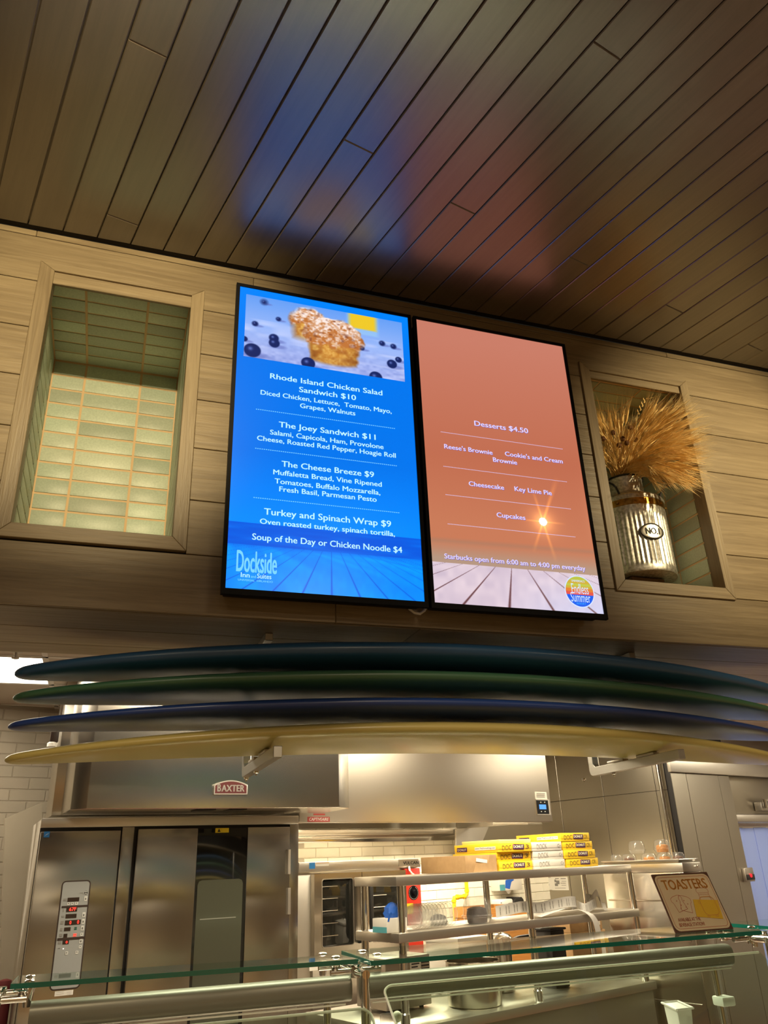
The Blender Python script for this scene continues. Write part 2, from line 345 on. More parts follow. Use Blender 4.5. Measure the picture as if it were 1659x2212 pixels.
def niche(n, name):
    X0, X1, Z0, Z1, x0, x1, z0, z1 = n
    yb = 2.731; cx0, cx1, ct, cb = x0-.022, x1+.002, z1+.0005, z0-.003          # tiled cavity
    g = MB()                                                                    # grout bed: five slabs
    g.box(cx0-.012, cx1+.012, yb+.004, yb+.016, cb-.012, ct+.012); g.box(cx0-.012, cx1+.012, 2.272, yb+.004, ct+.004, ct+.012)
    g.box(cx0-.012, cx1+.012, 2.272, yb+.004, cb-.012, cb-.003); g.box(cx0-.012, cx0-.004, 2.272, yb+.004, cb-.003, ct+.004); g.box(cx1+.004, cx1+.012, 2.272, yb+.004, cb-.003, ct+.004)
    w = structure(name, g, M_GROUT)
    meshes = {}
    def tile(c, L, H, rot):
        key = (round(L, 3), round(H, 3))
        if key not in meshes:
            k = .0035; l, h = L/2-.0042, H/2-.0042
            b = MB(); b.add([(-l, -h, -.006), (l, -h, -.006), (l, h, -.006), (-l, h, -.006), (-l, -h, -.0012), (l, -h, -.0012), (l, h, -.0012), (-l, h, -.0012),
                             (-l+k, -h+k, 0), (l-k, -h+k, 0), (l-k, h-k, 0), (-l+k, h-k, 0)],
                            [(0, 1, 5, 4), (1, 2, 6, 5), (2, 3, 7, 6), (3, 0, 4, 7), (4, 5, 9, 8), (5, 6, 10, 9), (6, 7, 11, 10), (7, 4, 8, 11), (8, 9, 10, 11)])
            o = b.build('tile', M_TILE, w, smooth=True); meshes[key] = o.data
        else:
            o = bpy.data.objects.new('tile', meshes[key]); COL.objects.link(o); o.parent = w
        o.location = c; o.rotation_euler = (rot[0]+RND.uniform(-.006, .006), rot[1]+RND.uniform(-.004, .004), rot[2])
    xj = [cx0, cx0+.117, cx0+.320, cx1]
    zs = [ct-.0622*k for k in range(15)]+[cb]
    for za, zb in zip(zs[:-1], zs[1:]):
        if za-zb < .012: continue
        for p, q in zip(xj[:-1], xj[1:]): tile(((p+q)/2, yb, (za+zb)/2), q-p, za-zb, (pi/2, 0, 0))
        for p, q in ((2.272, 2.44), (2.44, 2.643), (2.643, yb)):
            tile((cx0, (p+q)/2, (za+zb)/2), q-p, za-zb, (pi/2, 0, pi/2)); tile((cx1, (p+q)/2, (za+zb)/2), q-p, za-zb, (pi/2, 0, -pi/2))
    ys = [yb-.0643*k for k in range(8)]
    for ya, y2 in zip(ys, ys[1:]+[2.272]):
        if ya-y2 < .012: continue
        for p, q in zip(xj[:-1], xj[1:]): tile(((p+q)/2, (ya+y2)/2, ct), q-p, ya-y2, (pi, 0, 0))
    for xa, xb in zip(xj[:-1], xj[1:]): tile(((xa+xb)/2, 2.5, cb), xb-xa, .2, (0, 0, 0))
    fy0, fy1 = 2.2115, 2.271
    def board(c, m):   # mitred board from four front corners
        MB().prism([(x, fy0, z) for x, z in c][::-1], [(x, fy1, z) for x, z in c][::-1]).build('frame_board', m, wall_front, bevel=.0012, seg=1)
    e = .0006
    board([(X0, Z0), (x0-e, z0), (x0-e, z1), (X0, Z1)], M_WALLV); board([(X1, Z0), (X1, Z1), (x1+e, z1), (x1+e, z0)], M_WALLV)
    board([(X0+e, Z1), (x0, z1), (x1, z1), (X1-e, Z1)], M_WALL); board([(X0+e, Z0), (X1-e, Z0), (x1, z0), (x0, z0)], M_WALL)
    return w
niche(NL, 'wall_niche_left'); niche(NR, 'wall_niche_right')

# --- hall shell (behind the camera) and kitchen shell
M_HALL = mat('beige_hall_paint', (.55, .47, .35), .7)
M_FLOOR = grain('hall_floor_wood', (.46, .33, .19), (.32, .22, .12), 1, .4, .1, tint=.1, fine=40.)
structure('floor', MB().box(-4, 6.5, -7, 2.3, -.05, 0), M_FLOOR)
structure('wall_back', MB().box(-4, 6.5, -7.1, -7, 0, 3.56), M_HALL)
structure('trim_reflection', MB().box(-4, 6.5, -6.999, -6.97, 0, .82), grain('reflection_band_wood', (.85, .56, .28), (.7, .42, .19), 0, .5, .1, fine=30.))  # unseen orange panel added so the oven doors mirror a warm band
structure('wall_left', MB().box(-4.1, -4, -7, 2.25, 0, 3.56), M_HALL); structure('wall_right', MB().box(6.5, 6.6, -7, 2.25, 0, 3.56), M_HALL)
structure('floor', MB().box(-3, 7.5, 2.3, 9, -.05, 0), speckle('quarry_tile', (.22, .10, .07), (.16, .07, .05), 60, .5))
kc = MB(); kc.box(-3, 7.5, WB+.002, 9, KCZ+.012, KCZ+.05); kceil = structure('ceiling', kc, M_KCEIL)
for i in range(-5, 12):                         # lay-in panels, laid parallel to the soffit
    for j in range(0, 7):
        x0, y0 = -.31+.61*i, 2.64+.61*j
        if x0 > 5 or (i > 1 and j > 4): continue
        if any(x0+.3 > t[0]-.0 and x0+.3 < t[1] and y0+.3 > t[2] and y0+.3 < t[3] for t in TROFFERS): continue
        MB().box(x0+.008, x0+.602, max(y0+.008, WB+.004), y0+.602, KCZ+.004, KCZ+.0115).build('panel', M_KCEIL, kceil)
tb = MB()
for i in range(-5, 12): tb.box(-.31+.61*i-.012, -.31+.61*i+.012, WB+.003, 8, KCZ, KCZ+.0115)
for j in range(1, 8): tb.box(-3, 7, 2.64+.61*j-.012, 2.64+.61*j+.012, KCZ, KCZ+.0115)
tb.build('ceiling_grid', M_WHITE, kceil)
CB = 5.0                                        # depth of the kitchen's back wall in its turned frame
AR = 5.53                                       # the steel-clad side wall stands at a = AR
KR = (0, 0, TH)
bw = MB(); bw.box(-2.5, 8, CB, CB+.1, 0, 2.55); kback = structure('wall_kitchen_back', bw, M_CGROUT, rot=KR)
kwallt = {}
def ktile(a0, a1, z0, z1, m=None):
    L, H = a1-a0, z1-z0; key = (round(L, 3), round(H, 3), m is None)
    if key not in kwallt:
        l, h, k = L/2-.0015, H/2-.0015, .003
        o = MB().add([(-l, 0, -h), (l, 0, -h), (l, 0, h), (-l, 0, h), (-l+k, -.005, -h+k), (l-k, -.005, -h+k), (l-k, -.005, h-k), (-l+k, -.005, h-k)],
                     [(0, 1, 5, 4), (1, 2, 6, 5), (2, 3, 7, 6), (3, 0, 4, 7), (4, 5, 6, 7)]).build('tile', m or M_CTILE, kback); kwallt[key] = o.data
    else:
        o = bpy.data.objects.new('tile', kwallt[key]); COL.objects.link(o); o.parent = kback
    o.location = ((a0+a1)/2, CB, (z0+z1)/2)
TL, THH = .196, .0632
for r in range(0, 30):
    z0 = 1.84-THH*(r+1)
    if z0 < 1.1: break
    for q in range(0, 16):
        a0 = 3.0+TL*(q+.5*(r % 2))
        if a0 < AR-.02: ktile(a0, min(a0+TL, AR), z0, z0+THH)
M_SHADE_TILE = speckle('shaded_wall_tile', (.46, .40, .31), (.43, .375, .29), 8, .3, bump=.01, tint=.03)  # same wall tile in a darker tone: shade put into the colour
MB().box(.4, 2.1, CB-.0022, CB-.0002, 1.0, 2.51).build('grout_bed', mat('shaded_grout', (.36, .31, .235), .8), kback)  # grout darkened with the tiles, painting the shaded left end
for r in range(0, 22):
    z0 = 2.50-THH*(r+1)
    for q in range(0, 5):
        a0 = .66+TL*(q+.5*(r % 2)); ktile(a0, a0+TL, z0, z0+THH, M_SHADE_TILE)
# steel-clad side wall: sheets with joints; column in front of it; header; doorway beyond
cw = MB(); cw.box(AR, AR+.1, 3.70, CB, 0, 2.52); kside = structure('wall_kitchen_side', cw, M_BACK, rot=KR)
cj = [3.70, 3.80, 4.30, 4.763, CB]
for p, q in zip(cj[:-1], cj[1:]):
    for z0, z1 in ((0, 1.2), (1.203, 2.03), (2.033, 2.52)): MB().box(AR-.004, AR, p+.002, q-.002, z0, z1).build('sheet', M_CLAD, kside, bevel=.0015, seg=1)
CF = 3.65
col = MB(); col.box(AR+.004, 6.335, CF+.004, CF+.05, 0, 2.52); kcol = structure('wall_column', col, M_BACK, rot=KR)
for p, q in ((AR, 5.73), (5.73, 6.18), (6.18, 6.34)): MB().box(p+.002, q-.002, CF, CF+.004, 0, 2.15).build('sheet', M_CLAD, kcol, bevel=.0012, seg=1)
MB().box(AR-.03, 8.2, CF-.03, CF-.001, 2.153, 2.34).build('header', M_STEEL, kcol, bevel=.003)
MB().box(6.34, 8.2, CF+.09, CF+.12, 1.86, 2.52).build('sheet', M_CLAD, kcol, bevel=.002)
MB().box(6.36, 8.2, CF+.02, CF+.09, 1.80, 1.855).build('door_head', M_STEELD, kcol, bevel=.003)
# the cold bright room beyond the strip curtain
structure('wall_cold_room', MB().box(5.6, 10, 6.2, 6.25, 0, 2.5), mat('cold_room_white', (.55, .62, .85), .6), rot=KR)
structure('wall_kitchen_right', MB().box(7.45, 7.5, WB+.01, 9, 0, 2.52), mat('beige_kitchen_paint', (.45, .40, .31), .6))
# pipe chase beside the column
tag(MB().tube([(AR-.035, 3.73, .0), (AR-.035, 3.73, 2.52)], .016, 12).build('conduit_pipe', M_CHROME, smooth=True, rot=KR), 'slim steel pipe running up the steel wall beside the column', 'pipe')

# ================================================================== MENU SCREENS
YD = 2.128
def disp(name, label, x0, z0, w, h, bx0, bx1, bz0, bz1):
    t = Thing(name, label, 'screen', ((bx0+bx1)/2, 2.16, bz0))
    b = t.mb(); y0, y1 = YD-.004, YD+.010
    for r in ((bx0, x0, bz0, bz1), (x0+w, bx1, bz0, bz1), (x0, x0+w, bz0, z0), (x0, x0+w, z0+h, bz1)): b.box(r[0], r[1], y0, y1, r[2], r[3])
    b.build('bezel', M_BEZEL, t.o)
    t.box('housing', M_BEZEL, bx0+.012, bx1-.012, YD+.010, 2.195, bz0+.012, bz1-.012, .006)
    t.box('wall_mount', M_BLACKP, bx0+.15, bx1-.15, 2.195, 2.2195, bz0+.3, bz1-.3, .002)
    return t
SX1, SX2, SZ, SW, SH = .2715, .9095, 2.3248, .605, 1.075
scr1 = disp('menu_screen', 'upright black framed menu screen with bright blue sandwich menu and muffin photo', SX1, SZ, SW, SH, .2595, .8885, 2.3070, 3.4115)
scr2 = disp('menu_screen', 'upright black framed menu screen with orange sunset dessert menu and round logo', SX2, SZ, SW, SH, .8978, 1.5270, 2.3070, 3.4115)
def pz_(x, y): return PY(x, y, YD)
def uv(x, y, X0): p = pz_(x, y); return (p.x-X0)/SW, (p.z-SZ)/SH
def mix(a, b, t): t = np.clip(t, 0, 1)[..., None]; return a*(1-t)+b*t
C3 = lambda *c: np.array(c, float)/255
vs1, vd1 = .5*(uv(497, 1126, SX1)[1]+uv(907, 1164, SX1)[1]), .5*(uv(495, 1175, SX1)[1]+uv(908, 1207, SX1)[1])
def img_blue(u, v):
    o = mix(C3(0, 112, 226)+0*u[..., None], C3(0, 126, 240), (v-.75)*4); o = mix(o, C3(0, 136, 250), (.42-v)*4.2)
    sea = mix(C3(0, 84, 214)+0*u[..., None], C3(0, 112, 232), vnoise(u, v, 7, 130, 3)**2*.9)
    o = np.where((v < vs1)[..., None], sea, o)
    t = np.clip((vd1-v)/vd1, 0, 1); sp = .046+.10*t; k = (u-.515)/sp; fr = np.abs(k-np.round(k))*sp
    deck = mix(C3(0, 124, 240)+0*u[..., None], C3(0, 152, 252), vnoise(u/sp*1.2, v, 1, 9, 5)*.8+.25*vnoise(u, v, 50, 60, 6))
    deck = mix(deck, C3(0, 86, 214), np.clip(1.15-fr/(.0018+.0052*t), 0, 1))
    deck = mix(deck, C3(0, 96, 220), np.clip(1-(vd1-v)/.012, 0, 1)*.6)
    o = np.where((v < vd1)[..., None], deck, o); return o
vd2 = .5*(uv(934.5, 1214.5, SX2)[1]+uv(1292.5, 1242.7, SX2)[1]); us, vsn = uv(1173, 1127, SX2)
def img_sunset(u, v):
    o = mix(C3(190, 118, 98)+0*u[..., None], C3(182, 103, 76), (1-v)*2.2-.1+.1*(u-.5)); o = mix(o, C3(190, 116, 84), (.5-v)*4)
    o = mix(o, C3(168, 146, 128), np.clip((vd2+.075-v)/.06, 0, 1)*.85); o = mix(o, C3(140, 120, 104), np.clip(1-np.abs(v-vd2-.07-.01*u)/.012, 0, 1)*.35)
    dx, dy = (u-us)*SW, (v-vsn)*SH; r = np.sqrt(dx*dx+dy*dy)+1e-6; a = np.arctan2(dy, dx)
    for ang, ln, wd in ((102, .13, .004), (66, .20, .005), (246, .13, .004), (282, .15, .004), (0, .09, .0025), (180, .09, .0025)):
        t = radians(ang); al = dx*cos(t)+dy*sin(t); ac = np.abs(-dx*sin(t)+dy*cos(t)); wv = wd+.05*np.clip(al, 0, 9)
        o = o+C3(230, 150, 30)[None, None]*(np.clip(1-ac/wv, 0, 1)*np.clip(1-al/ln, 0, 1)*(al > 0))[..., None]*.34
    o = o+C3(255, 190, 90)*np.exp(-(r/.030)**1.3)[..., None]*.6; o = np.where((r < .0155)[..., None], C3(255, 255, 250), o)
    t = np.clip((vd2-v)/vd2, 0, 1); ut = .463+(.425-.463)*t; sp = .097+(.265-.097)*t; k = (u-ut)/sp; fr = np.abs(k-np.round(k))*sp
    deck = mix(C3(190, 172, 190)+0*u[..., None], C3(226, 206, 214), vnoise(k*1.7+9, v, 1, 14, 8)*.6+.5*vnoise(u, v, 30, 44, 9)); deck = mix(deck, C3(186, 196, 236), (u-.35)*1.1*t)
    deck = mix(deck, C3(96, 56, 58), np.clip(1.2-fr/(.002+.008*t), 0, 1))
    return np.where((v < vd2)[..., None], deck, o)
SCR = 1.16
picture('picture', scr1.o, img_blue, SX1, SX1+SW, SZ, SZ+SH, YD-.0002, 300, 520, scr1.base, SCR)
picture('picture', scr2.o, img_sunset, SX2, SX2+SW, SZ, SZ+SH, YD-.0002, 300, 520, scr2.base, SCR)
def img_muffin(u, v):
    asp = 345/162.
    o = mix(C3(150, 176, 236)+0*u[..., None], C3(96, 150, 232), (v-.45)*1.8); o = mix(o, C3(168, 180, 232), (.42-v)*3)
    n = vnoise(u, v, 46, 30, 11); o = mix(o, C3(120, 138, 206), np.where(v < .45, (.5-v)*n*1.6, 0)); o = mix(o, C3(206, 212, 244), np.clip(vnoise(u, v, 9, 16, 12)-.55, 0, 1)*1.3*(v < .62))
    def soft(d, s): return np.clip(.5-d/s, 0, 1)
    # glass of juice
    d = np.maximum(np.abs(u-.735)-.088, np.maximum(.76-v, v-1.2)); o = mix(o, C3(150, 196, 232), soft(np.maximum(np.abs(u-.735)-.1, .67-v), .03)*.6); o = mix(o, C3(226, 190, 40), soft(d, .03))
    def berry(o, x, y, r, s, c=C3(22, 36, 92)):
        d = np.sqrt((u-x)**2*asp**2+(v-y)**2)/(r*asp)-1; o = mix(o, C3(96, 106, 176), soft(np.sqrt(((u-x-.02)/1.6)**2*asp**2+((v-y+r*1.5)*2.2)**2)/(r*asp)-1, .6)*.55)
        o = mix(o, c, soft(d, s)); h = np.exp(-(((u-x+.25*r)**2*asp**2+(v-y-.5*r)**2)/(r*.8)**2)*2); return mix(o, C3(110, 130, 205), h*soft(d, s)*.75)
    for b in ((.11, .92, .018, 1.6), (.2, .68, .016, .7), (.06, .54, .019, .6), (.86, .58, .02, .6), (.935, .56, .02, .6), (.725, .44, .018, .5)): o = berry(o, *b)
    def muffin(o, x, y, w, h, s, seed):
        uu, vv = (u-x)/w, (v-y)/h; n = .55*vnoise(u, v, 52, 26, seed)+.45*vnoise(u, v, 96, 48, seed+7); n2 = vnoise(u, v, 26, 16, seed+1); wob = (n2-.5)*.16
        cup = np.maximum(np.abs(uu)-(.44+.10*np.clip(vv+.5, 0, 1))-wob*.3, np.maximum(-.5-vv+.25*uu*uu, vv-.15))
        cap = np.sqrt((uu/.58)**2+((vv-.08)/.44)**2)-1+wob
        c = mix(C3(190, 122, 46)+0*u[..., None], C3(238, 196, 108), n*1.1-.1); c = mix(c, C3(150, 84, 34), np.clip(n2*1.8-.9, 0, 1)); c = mix(c, C3(112, 60, 22), uu*uu*2.2-.08+np.clip(-.2-vv, 0, 1)); o = mix(o, c, soft(cup, s))
        c = mix(C3(184, 112, 56)+0*u[..., None], C3(240, 222, 214), np.clip(n*2.-.95+(vv+.05)*1.5, 0, 1)); c = mix(c, C3(120, 64, 28), np.clip(uu*uu*1.6-.25, 0, .6)); c = mix(c, C3(110, 58, 44), np.clip(vnoise(u, v, 40, 26, seed+3)*2.4-1.6, 0, 1)); return mix(o, c, soft(cap, s)*np.clip((vv+.10+.25*(n2-.5))/.06, 0, 1))
    o = muffin(o, .388, .68, .205, .52, .22, 21); o = muffin(o, .545, .46, .33, .76, .07, 31)
    for b in ((.175, .36, .03, .3), (.178, .28, .033, .22), (.05, .11, .05, .15), (.385, .05, .043, .15), (.965, .35, .022, .3), (.92, .26, .033, .2), (.81, .0, .042, .15), (.0, .27, .02, .3)): o = berry(o, *b)
    return o
pa, pb, pc, pd = pz_(531, 635), pz_(867.4, 697.6), pz_(874.6, 825), pz_(527, 769)
picture('muffin_photo', scr1.o, img_muffin, (pa.x+pd.x)/2, (pb.x+pc.x)/2, (pc.z+pd.z)/2, (pa.z+pb.z)/2, YD-.0006, 300, 150, scr1.base, SCR)
M_TXB = mat('screen_text_ice', (0, 0, 0), .3, emit=C3(188, 240, 255)**2.2, es=1.1)
M_TXD = mat('screen_text_sky', (0, 0, 0), .3, emit=C3(120, 205, 255)**2.2, es=1.1)
M_TXL = mat('screen_text_lilac', (0, 0, 0), .3, emit=C3(216, 206, 255)**2.2, es=1.1)
M_TXLS = mat('screen_text_shadow', (0, 0, 0), .3, emit=C3(120, 92, 190)**2.2, es=.8)
YT = YD-.0011
def line(t, s, m, xa, ya, xb, yb, cap, nm='menu_text', bold=.016, shadow=None):
    a, b = pz_(xa, ya), pz_(xb, yb); z = (a.z+b.z)/2
    if shadow: text('text_shadow', s, shadow, t.o, a.x+.0012, b.x+.0012, z-.0012, cap, YT+.0003, t.base, .03)
    text(nm, s, m, t.o, a.x, b.x, z, cap, YT, t.base, bold)
def dashes(t, m, xa, ya, xb, yb, n=70, th=.0013):
    a, b = pz_(xa, ya), pz_(xb, yb); z = (a.z+b.z)/2; w = (b.x-a.x)/n; q = t.mb()
    for i in range(n): q.add([(a.x+w*i, YT, z-th), (a.x+w*(i+.62), YT, z-th), (a.x+w*(i+.62), YT, z+th), (a.x+w*i, YT, z+th)], [(0, 1, 2, 3)])
    q.build('dashed_line', m, t.o)
H, B = .0200, .0172
for s, xa, ya, xb, yb, cp in (('Rhode Island Chicken Salad', 583.2, 817, 826, 855, H), ('Sandwich $10', 645.8, 846.8, 769, 864.8, H),
        ('Diced Chicken, Lettuce,  Tomato, Mayo,', 562.6, 851.8, 846, 894, B), ('Grapes, Walnuts', 647.8, 881.5, 767.6, 897.3, B),
        ('The Joey Sandwich $11', 602, 923, 811.4, 950, H), ('Salami, Capicola, Ham, Provolone', 583, 939, 828.6, 970, B), ('Cheese, Roasted Red Pepper, Hoagie Roll', 554.9, 951.4, 855, 988.8, B),
        ('The Cheese Breeze $9', 608, 1008.5, 808, 1030.7, H), ('Muffaletta Bread, Vine Ripened', 590, 1025, 824.7, 1051.5, B), ('Tomatoes, Buffalo Mozzarella,', 593, 1044.6, 821.6, 1069, B),
        ('Fresh Basil, Parmesan Pesto', 602.9, 1062.6, 813.6, 1083.4, B), ('Turkey and Spinach Wrap $9', 570, 1112.5, 845, 1137.5, H*1.05), ('Oven roasted turkey, spinach tortilla,', 561, 1132, 853, 1158.3, B),
        ('Soup of the Day or Chicken Noodle $4', 544.3, 1165.8, 868.8, 1194.3, H)):
    line(scr1, s, M_TXB, xa, ya, xb, yb, cp)
for q in ((552.7, 883.4, 854.4, 926.7), (551, 968.3, 858.5, 1007), (547.4, 1074.5, 864, 1108.4)): dashes(scr1, M_TXD, *q)
line(scr1, 'Dockside', M_TXD, 509.7, 1233.5, 597.9, 1241, .0655, 'logo_text', .03)
a, b = pz_(519.8, 1246), pz_(586, 1252)
wz = (a.z+b.z)/2; text('logo_text', 'Inn', M_TXB, scr1.o, a.x, a.x+.0255, wz, .0145, YT, scr1.base, .012)
text('logo_text', 'and', M_TXD, scr1.o, a.x+.029, a.x+.0435, wz, .0085, YT, scr1.base, .012); text('logo_text', 'Suites', M_TXB, scr1.o, a.x+.047, b.x, wz, .0145, YT, scr1.base, .012)
line(scr1, 'UNIVERSAL  ORLANDO', M_TXD, 513.8, 1254, 589, 1259.5, .0058, 'logo_text')
for s, xa, ya, xb, yb, cp in (('Desserts $4.50', 1024.8, 920.8, 1141, 935, .0200), ("Reese's Brownie", 959.6, 970, 1064, 981.3, .0172), ("Cookie's and Cream", 1091, 986.5, 1215.5, 999.5, .0172), ('Brownie', 1065, 998, 1117, 1003.4, .0172),
        ('Cheesecake', 1012.6, 1050, 1089, 1057.6, .0172), ('Key Lime Pie', 1111.7, 1061.6, 1192, 1069, .0172), ('Cupcakes', 1073, 1117.6, 1135, 1122.8, .0172), ('Starbucks open from 6:00 am to 4:00 pm everyday', 960, 1207, 1264.6, 1232.7, .0172)):
    line(scr2, s, M_TXL, xa, ya, xb, yb, cp, shadow=M_TXLS, bold=.02)
for q in ((952, 935.3, 1215.6, 968.3), (957.8, 1009, 1225, 1039.8), (962.4, 1069.8, 1233.7, 1098.8), (967, 1132.7, 1243.4, 1159.4)): dashes(scr2, M_TXL, *q, n=90, th=.001)
# round striped logo on the dessert screen
lc = pz_(1251.8, 1278); LR = .0565
def chord(R, za, zb, y, c, n=14):
    aa = math.asin(max(-1, min(1, za/R))); ab = math.asin(max(-1, min(1, zb/R))); ts = [aa+(ab-aa)*i/n for i in range(n+1)]
    return [(c.x+R*cos(t), y, c.z+R*sin(t)) for t in ts]+[(c.x-R*cos(t), y, c.z+R*sin(t)) for t in ts[::-1]]
def emi(name, c, es=1.05): return mat(name, (0, 0, 0), .3, emit=C3(*c)**2.2, es=es)
def poly(t, nm, pts, m): return t.mb().add(pts, [tuple(range(len(pts)))]).build(nm, m, t.o)
poly(scr2, 'logo_disc', chord(LR, -LR, LR, YT+.0004, lc), emi('logo_white', (210, 225, 255)))
LI = LR*.93
for i, (za, zb, c) in enumerate(((-1, -.22, (0, 92, 235)), (-.22, .0, (226, 84, 70)), (.0, .2, (226, 126, 52)), (.2, .36, (206, 172, 60)), (.36, .52, (190, 196, 76)), (.52, .72, (206, 172, 60)), (.72, 1, (186, 192, 70)))):
    poly(scr2, 'logo_stripe', chord(LI, za*LI, zb*LI, YT+.0001, lc, 10), emi('logo_band%d' % i, c))
M_LW = emi('logo_letter', (206, 228, 255))
text('logo_text', 'Endless', M_LW, scr2.o, lc.x-.030, lc.x+.034, lc.z-.008, .036, YT-.0003, scr2.base, .0)
text('logo_text', 'Summer', M_LW, scr2.o, lc.x-.037, lc.x+.037, lc.z-.0365, .033, YT-.0003, scr2.base, .0)
text('logo_text', "UNIVERSAL'S", M_LW, scr2.o, lc.x-.026, lc.x+.024, lc.z+.033, .0075, YT-.0003, scr2.base, .01)
text('logo_text', 'RESORT', emi('logo_cyan', (70, 170, 255)), scr2.o, lc.x-.018, lc.x+.018, lc.z-.045, .0058, YT-.0003, scr2.base, .01)
# white cable loop under the screens
pts = [PY(x, y, 2.205) for x, y in ((876, 1290), (878, 1303), (885, 1316), (896, 1324), (907, 1326), (917, 1319), (922, 1308), (923, 1292))]
tag(MB(pts[0]).tube(pts, .0045, 8).build('power_cable', M_WHITE, smooth=True, loc=pts[0]), 'white cable looping down behind the gap between the two menu screens', 'cable')

# ================================================================== MILK CAN AND WHEAT in the right niche
M_GALV = speckle('galvanized_steel', (.80, .78, .71), (.44, .43, .39), 95, .45, 1., .2)
M_BRASS = speckle('aged_brass', (.60, .36, .09), (.32, .16, .03), 60, .28, 1., .1)
CX0, CY0, CZ0 = 1.915, 2.415, 2.568
tag(MB((CX0, CY0, 2.493)).box(CX0-.075, CX0+.075, CY0-.045, CY0+.10, 2.4885, 2.568).build('riser_block', mat('dark_riser', (.10, .05, .02), .5), bevel=.004, loc=(CX0, CY0, 2.493)), 'small dark wooden block under the galvanized milk can in the right niche', 'stand')
can = Thing('milk_can', 'ribbed galvanized milk can with brass band and wheat, standing in the right niche', 'can', (CX0, CY0, CZ0))
NS = 216
def wob(r, z, k, i):
    if .022 < z < .246 and r > .1:
        e = min(1, (z-.022)/.01, (.246-z)/.01); return r-.0036*e*(1-cos(2*pi*k/4.5))*.5
    return r
prof = [(.10, .004), (.136, 0), (.138, .004), (.138, .022), (.138, .026), (.138, .032)]+[(.138, .04+.02*i) for i in range(10)]+[(.138, .236), (.138, .242), (.138, .246), (.138, .274)]
b = can.mb(); b.lathe(prof, can.base, NS, True, wob); b.build('body', M_GALV, can.o, smooth=True)
b = can.mb(); b.lathe([(.139, .300), (.1415, .303), (.1405, .318), (.134, .326), (.110, .340), (.079, .358), (.074, .362)], can.base, 48, False); b.build('shoulder', M_GALV, can.o, smooth=True)
b = can.mb(); b.lathe([(.073, .358), (.072, .37), (.072, .424), (.075, .432), (.071, .432), (.069, .424), (.069, .36)], can.base, 48, False); b.build('neck', M_GALV, can.o, smooth=True)
b = can.mb(); b.tube([Vector((CX0+.0765*cos(t*pi/20), CY0+.0765*sin(t*pi/20), CZ0+.432)) for t in range(41)], .0042, 8, False); b.build('rim', M_BLACKP, can.o, smooth=True)
bb = can.mb(); bb.lathe([(.137, .273), (.1405, .274), (.1405, .3), (.137, .301)], can.base, 48, False); band = bb.build('brass_band', M_BRASS, can.o, smooth=True)
for k in range(14):
    t = 2*pi*k/14+.2; p = can.base+Vector((.1405*cos(t), .1405*sin(t), .287)); can.mb().lathe([(.0055, -.004), (.005, .001), (.003, .003)], p, 8).build('rivet', M_BRASS, band)
for sgn in (-1, 1):      # wire handles at the sides
    aa = radians(-20) if sgn > 0 else radians(200)
    dv = Vector((cos(aa), sin(aa), 0)); c0 = can.base+dv*.118+Vector((0, 0, .334)); tt = Vector((-dv.y, dv.x, 0))
    path = [c0+tt*(-.045)+Vector((0, 0, -.004))]+[c0+tt*(.045*-cos(u*pi/10))+dv*(.035*sin(u*pi/10))+Vector((0, 0, .052*sin(u*pi/10)**.7)) for u in range(1, 10)]+[c0+tt*.045+Vector((0, 0, -.004))]
    can.mb().tube(path, .0042, 8).build('handle', M_BLACKP, can.o, smooth=True)
def on_can(ang, z, r): return can.base+Vector((r*cos(ang), r*sin(ang), z))
best = min((abs(((on_can(radians(d), .17, .143)-CAM).dot(_r)/(on_can(radians(d), .17, .143)-CAM).dot(_f))*FPX+CX-1409), d) for d in range(-150, 0))[1]
A0 = radians(best); pl = can.mb(); vs = []; fs = [];
for i in range(25):
    t = 2*pi*i/24
    for rr in (1., .86): vs.append(on_can(A0+rr*cos(t)*.047/.142, .155+rr*sin(t)*.030, .1425 if rr == 1 else .1435))
for i in range(24): fs.append((2*i, 2*i+2, 2*i+3, 2*i+1))
pl.add(vs, fs); cu_ = [-cos(pi*i/16)*.87 for i in range(17)]; hh_ = [max(.87**2-u*u, 0)**.5*.030 for u in cu_]
pl.add([on_can(A0+u*.047/.142, .155-h, .1436) for u, h in zip(cu_, hh_)]+[on_can(A0+u*.047/.142, .155+h, .1436) for u, h in zip(cu_, hh_)], [(i, i+1, 18+i, 17+i) for i in range(16)])
plate = pl.build('oval_plate', mat('polished_plate', (.75, .72, .64), .3, 1.), can.o)
pl = can.mb(); pl.tube([on_can(A0+cos(2*pi*i/28)*.048/.142, .155+sin(2*pi*i/28)*.031, .1425) for i in range(29)], .0022, 6, False); pl.build('plate_edge', M_BLACKP, plate, smooth=True)
src, xa, xb = text_mesh('NO.1', .05); me = src.copy(); me.name = 'lettering'
for v in me.vertices:
    x = ((v.co.x-xa)/(xb-xa)-.5)*.060; p = on_can(A0+x/.142, .155+(v.co.y/CAP-.5)*.026, .1446); v.co = p-can.base
me.materials.clear(); me.materials.append(M_INK); lo = bpy.data.objects.new('lettering', me); COL.objects.link(lo); lo.parent = plate
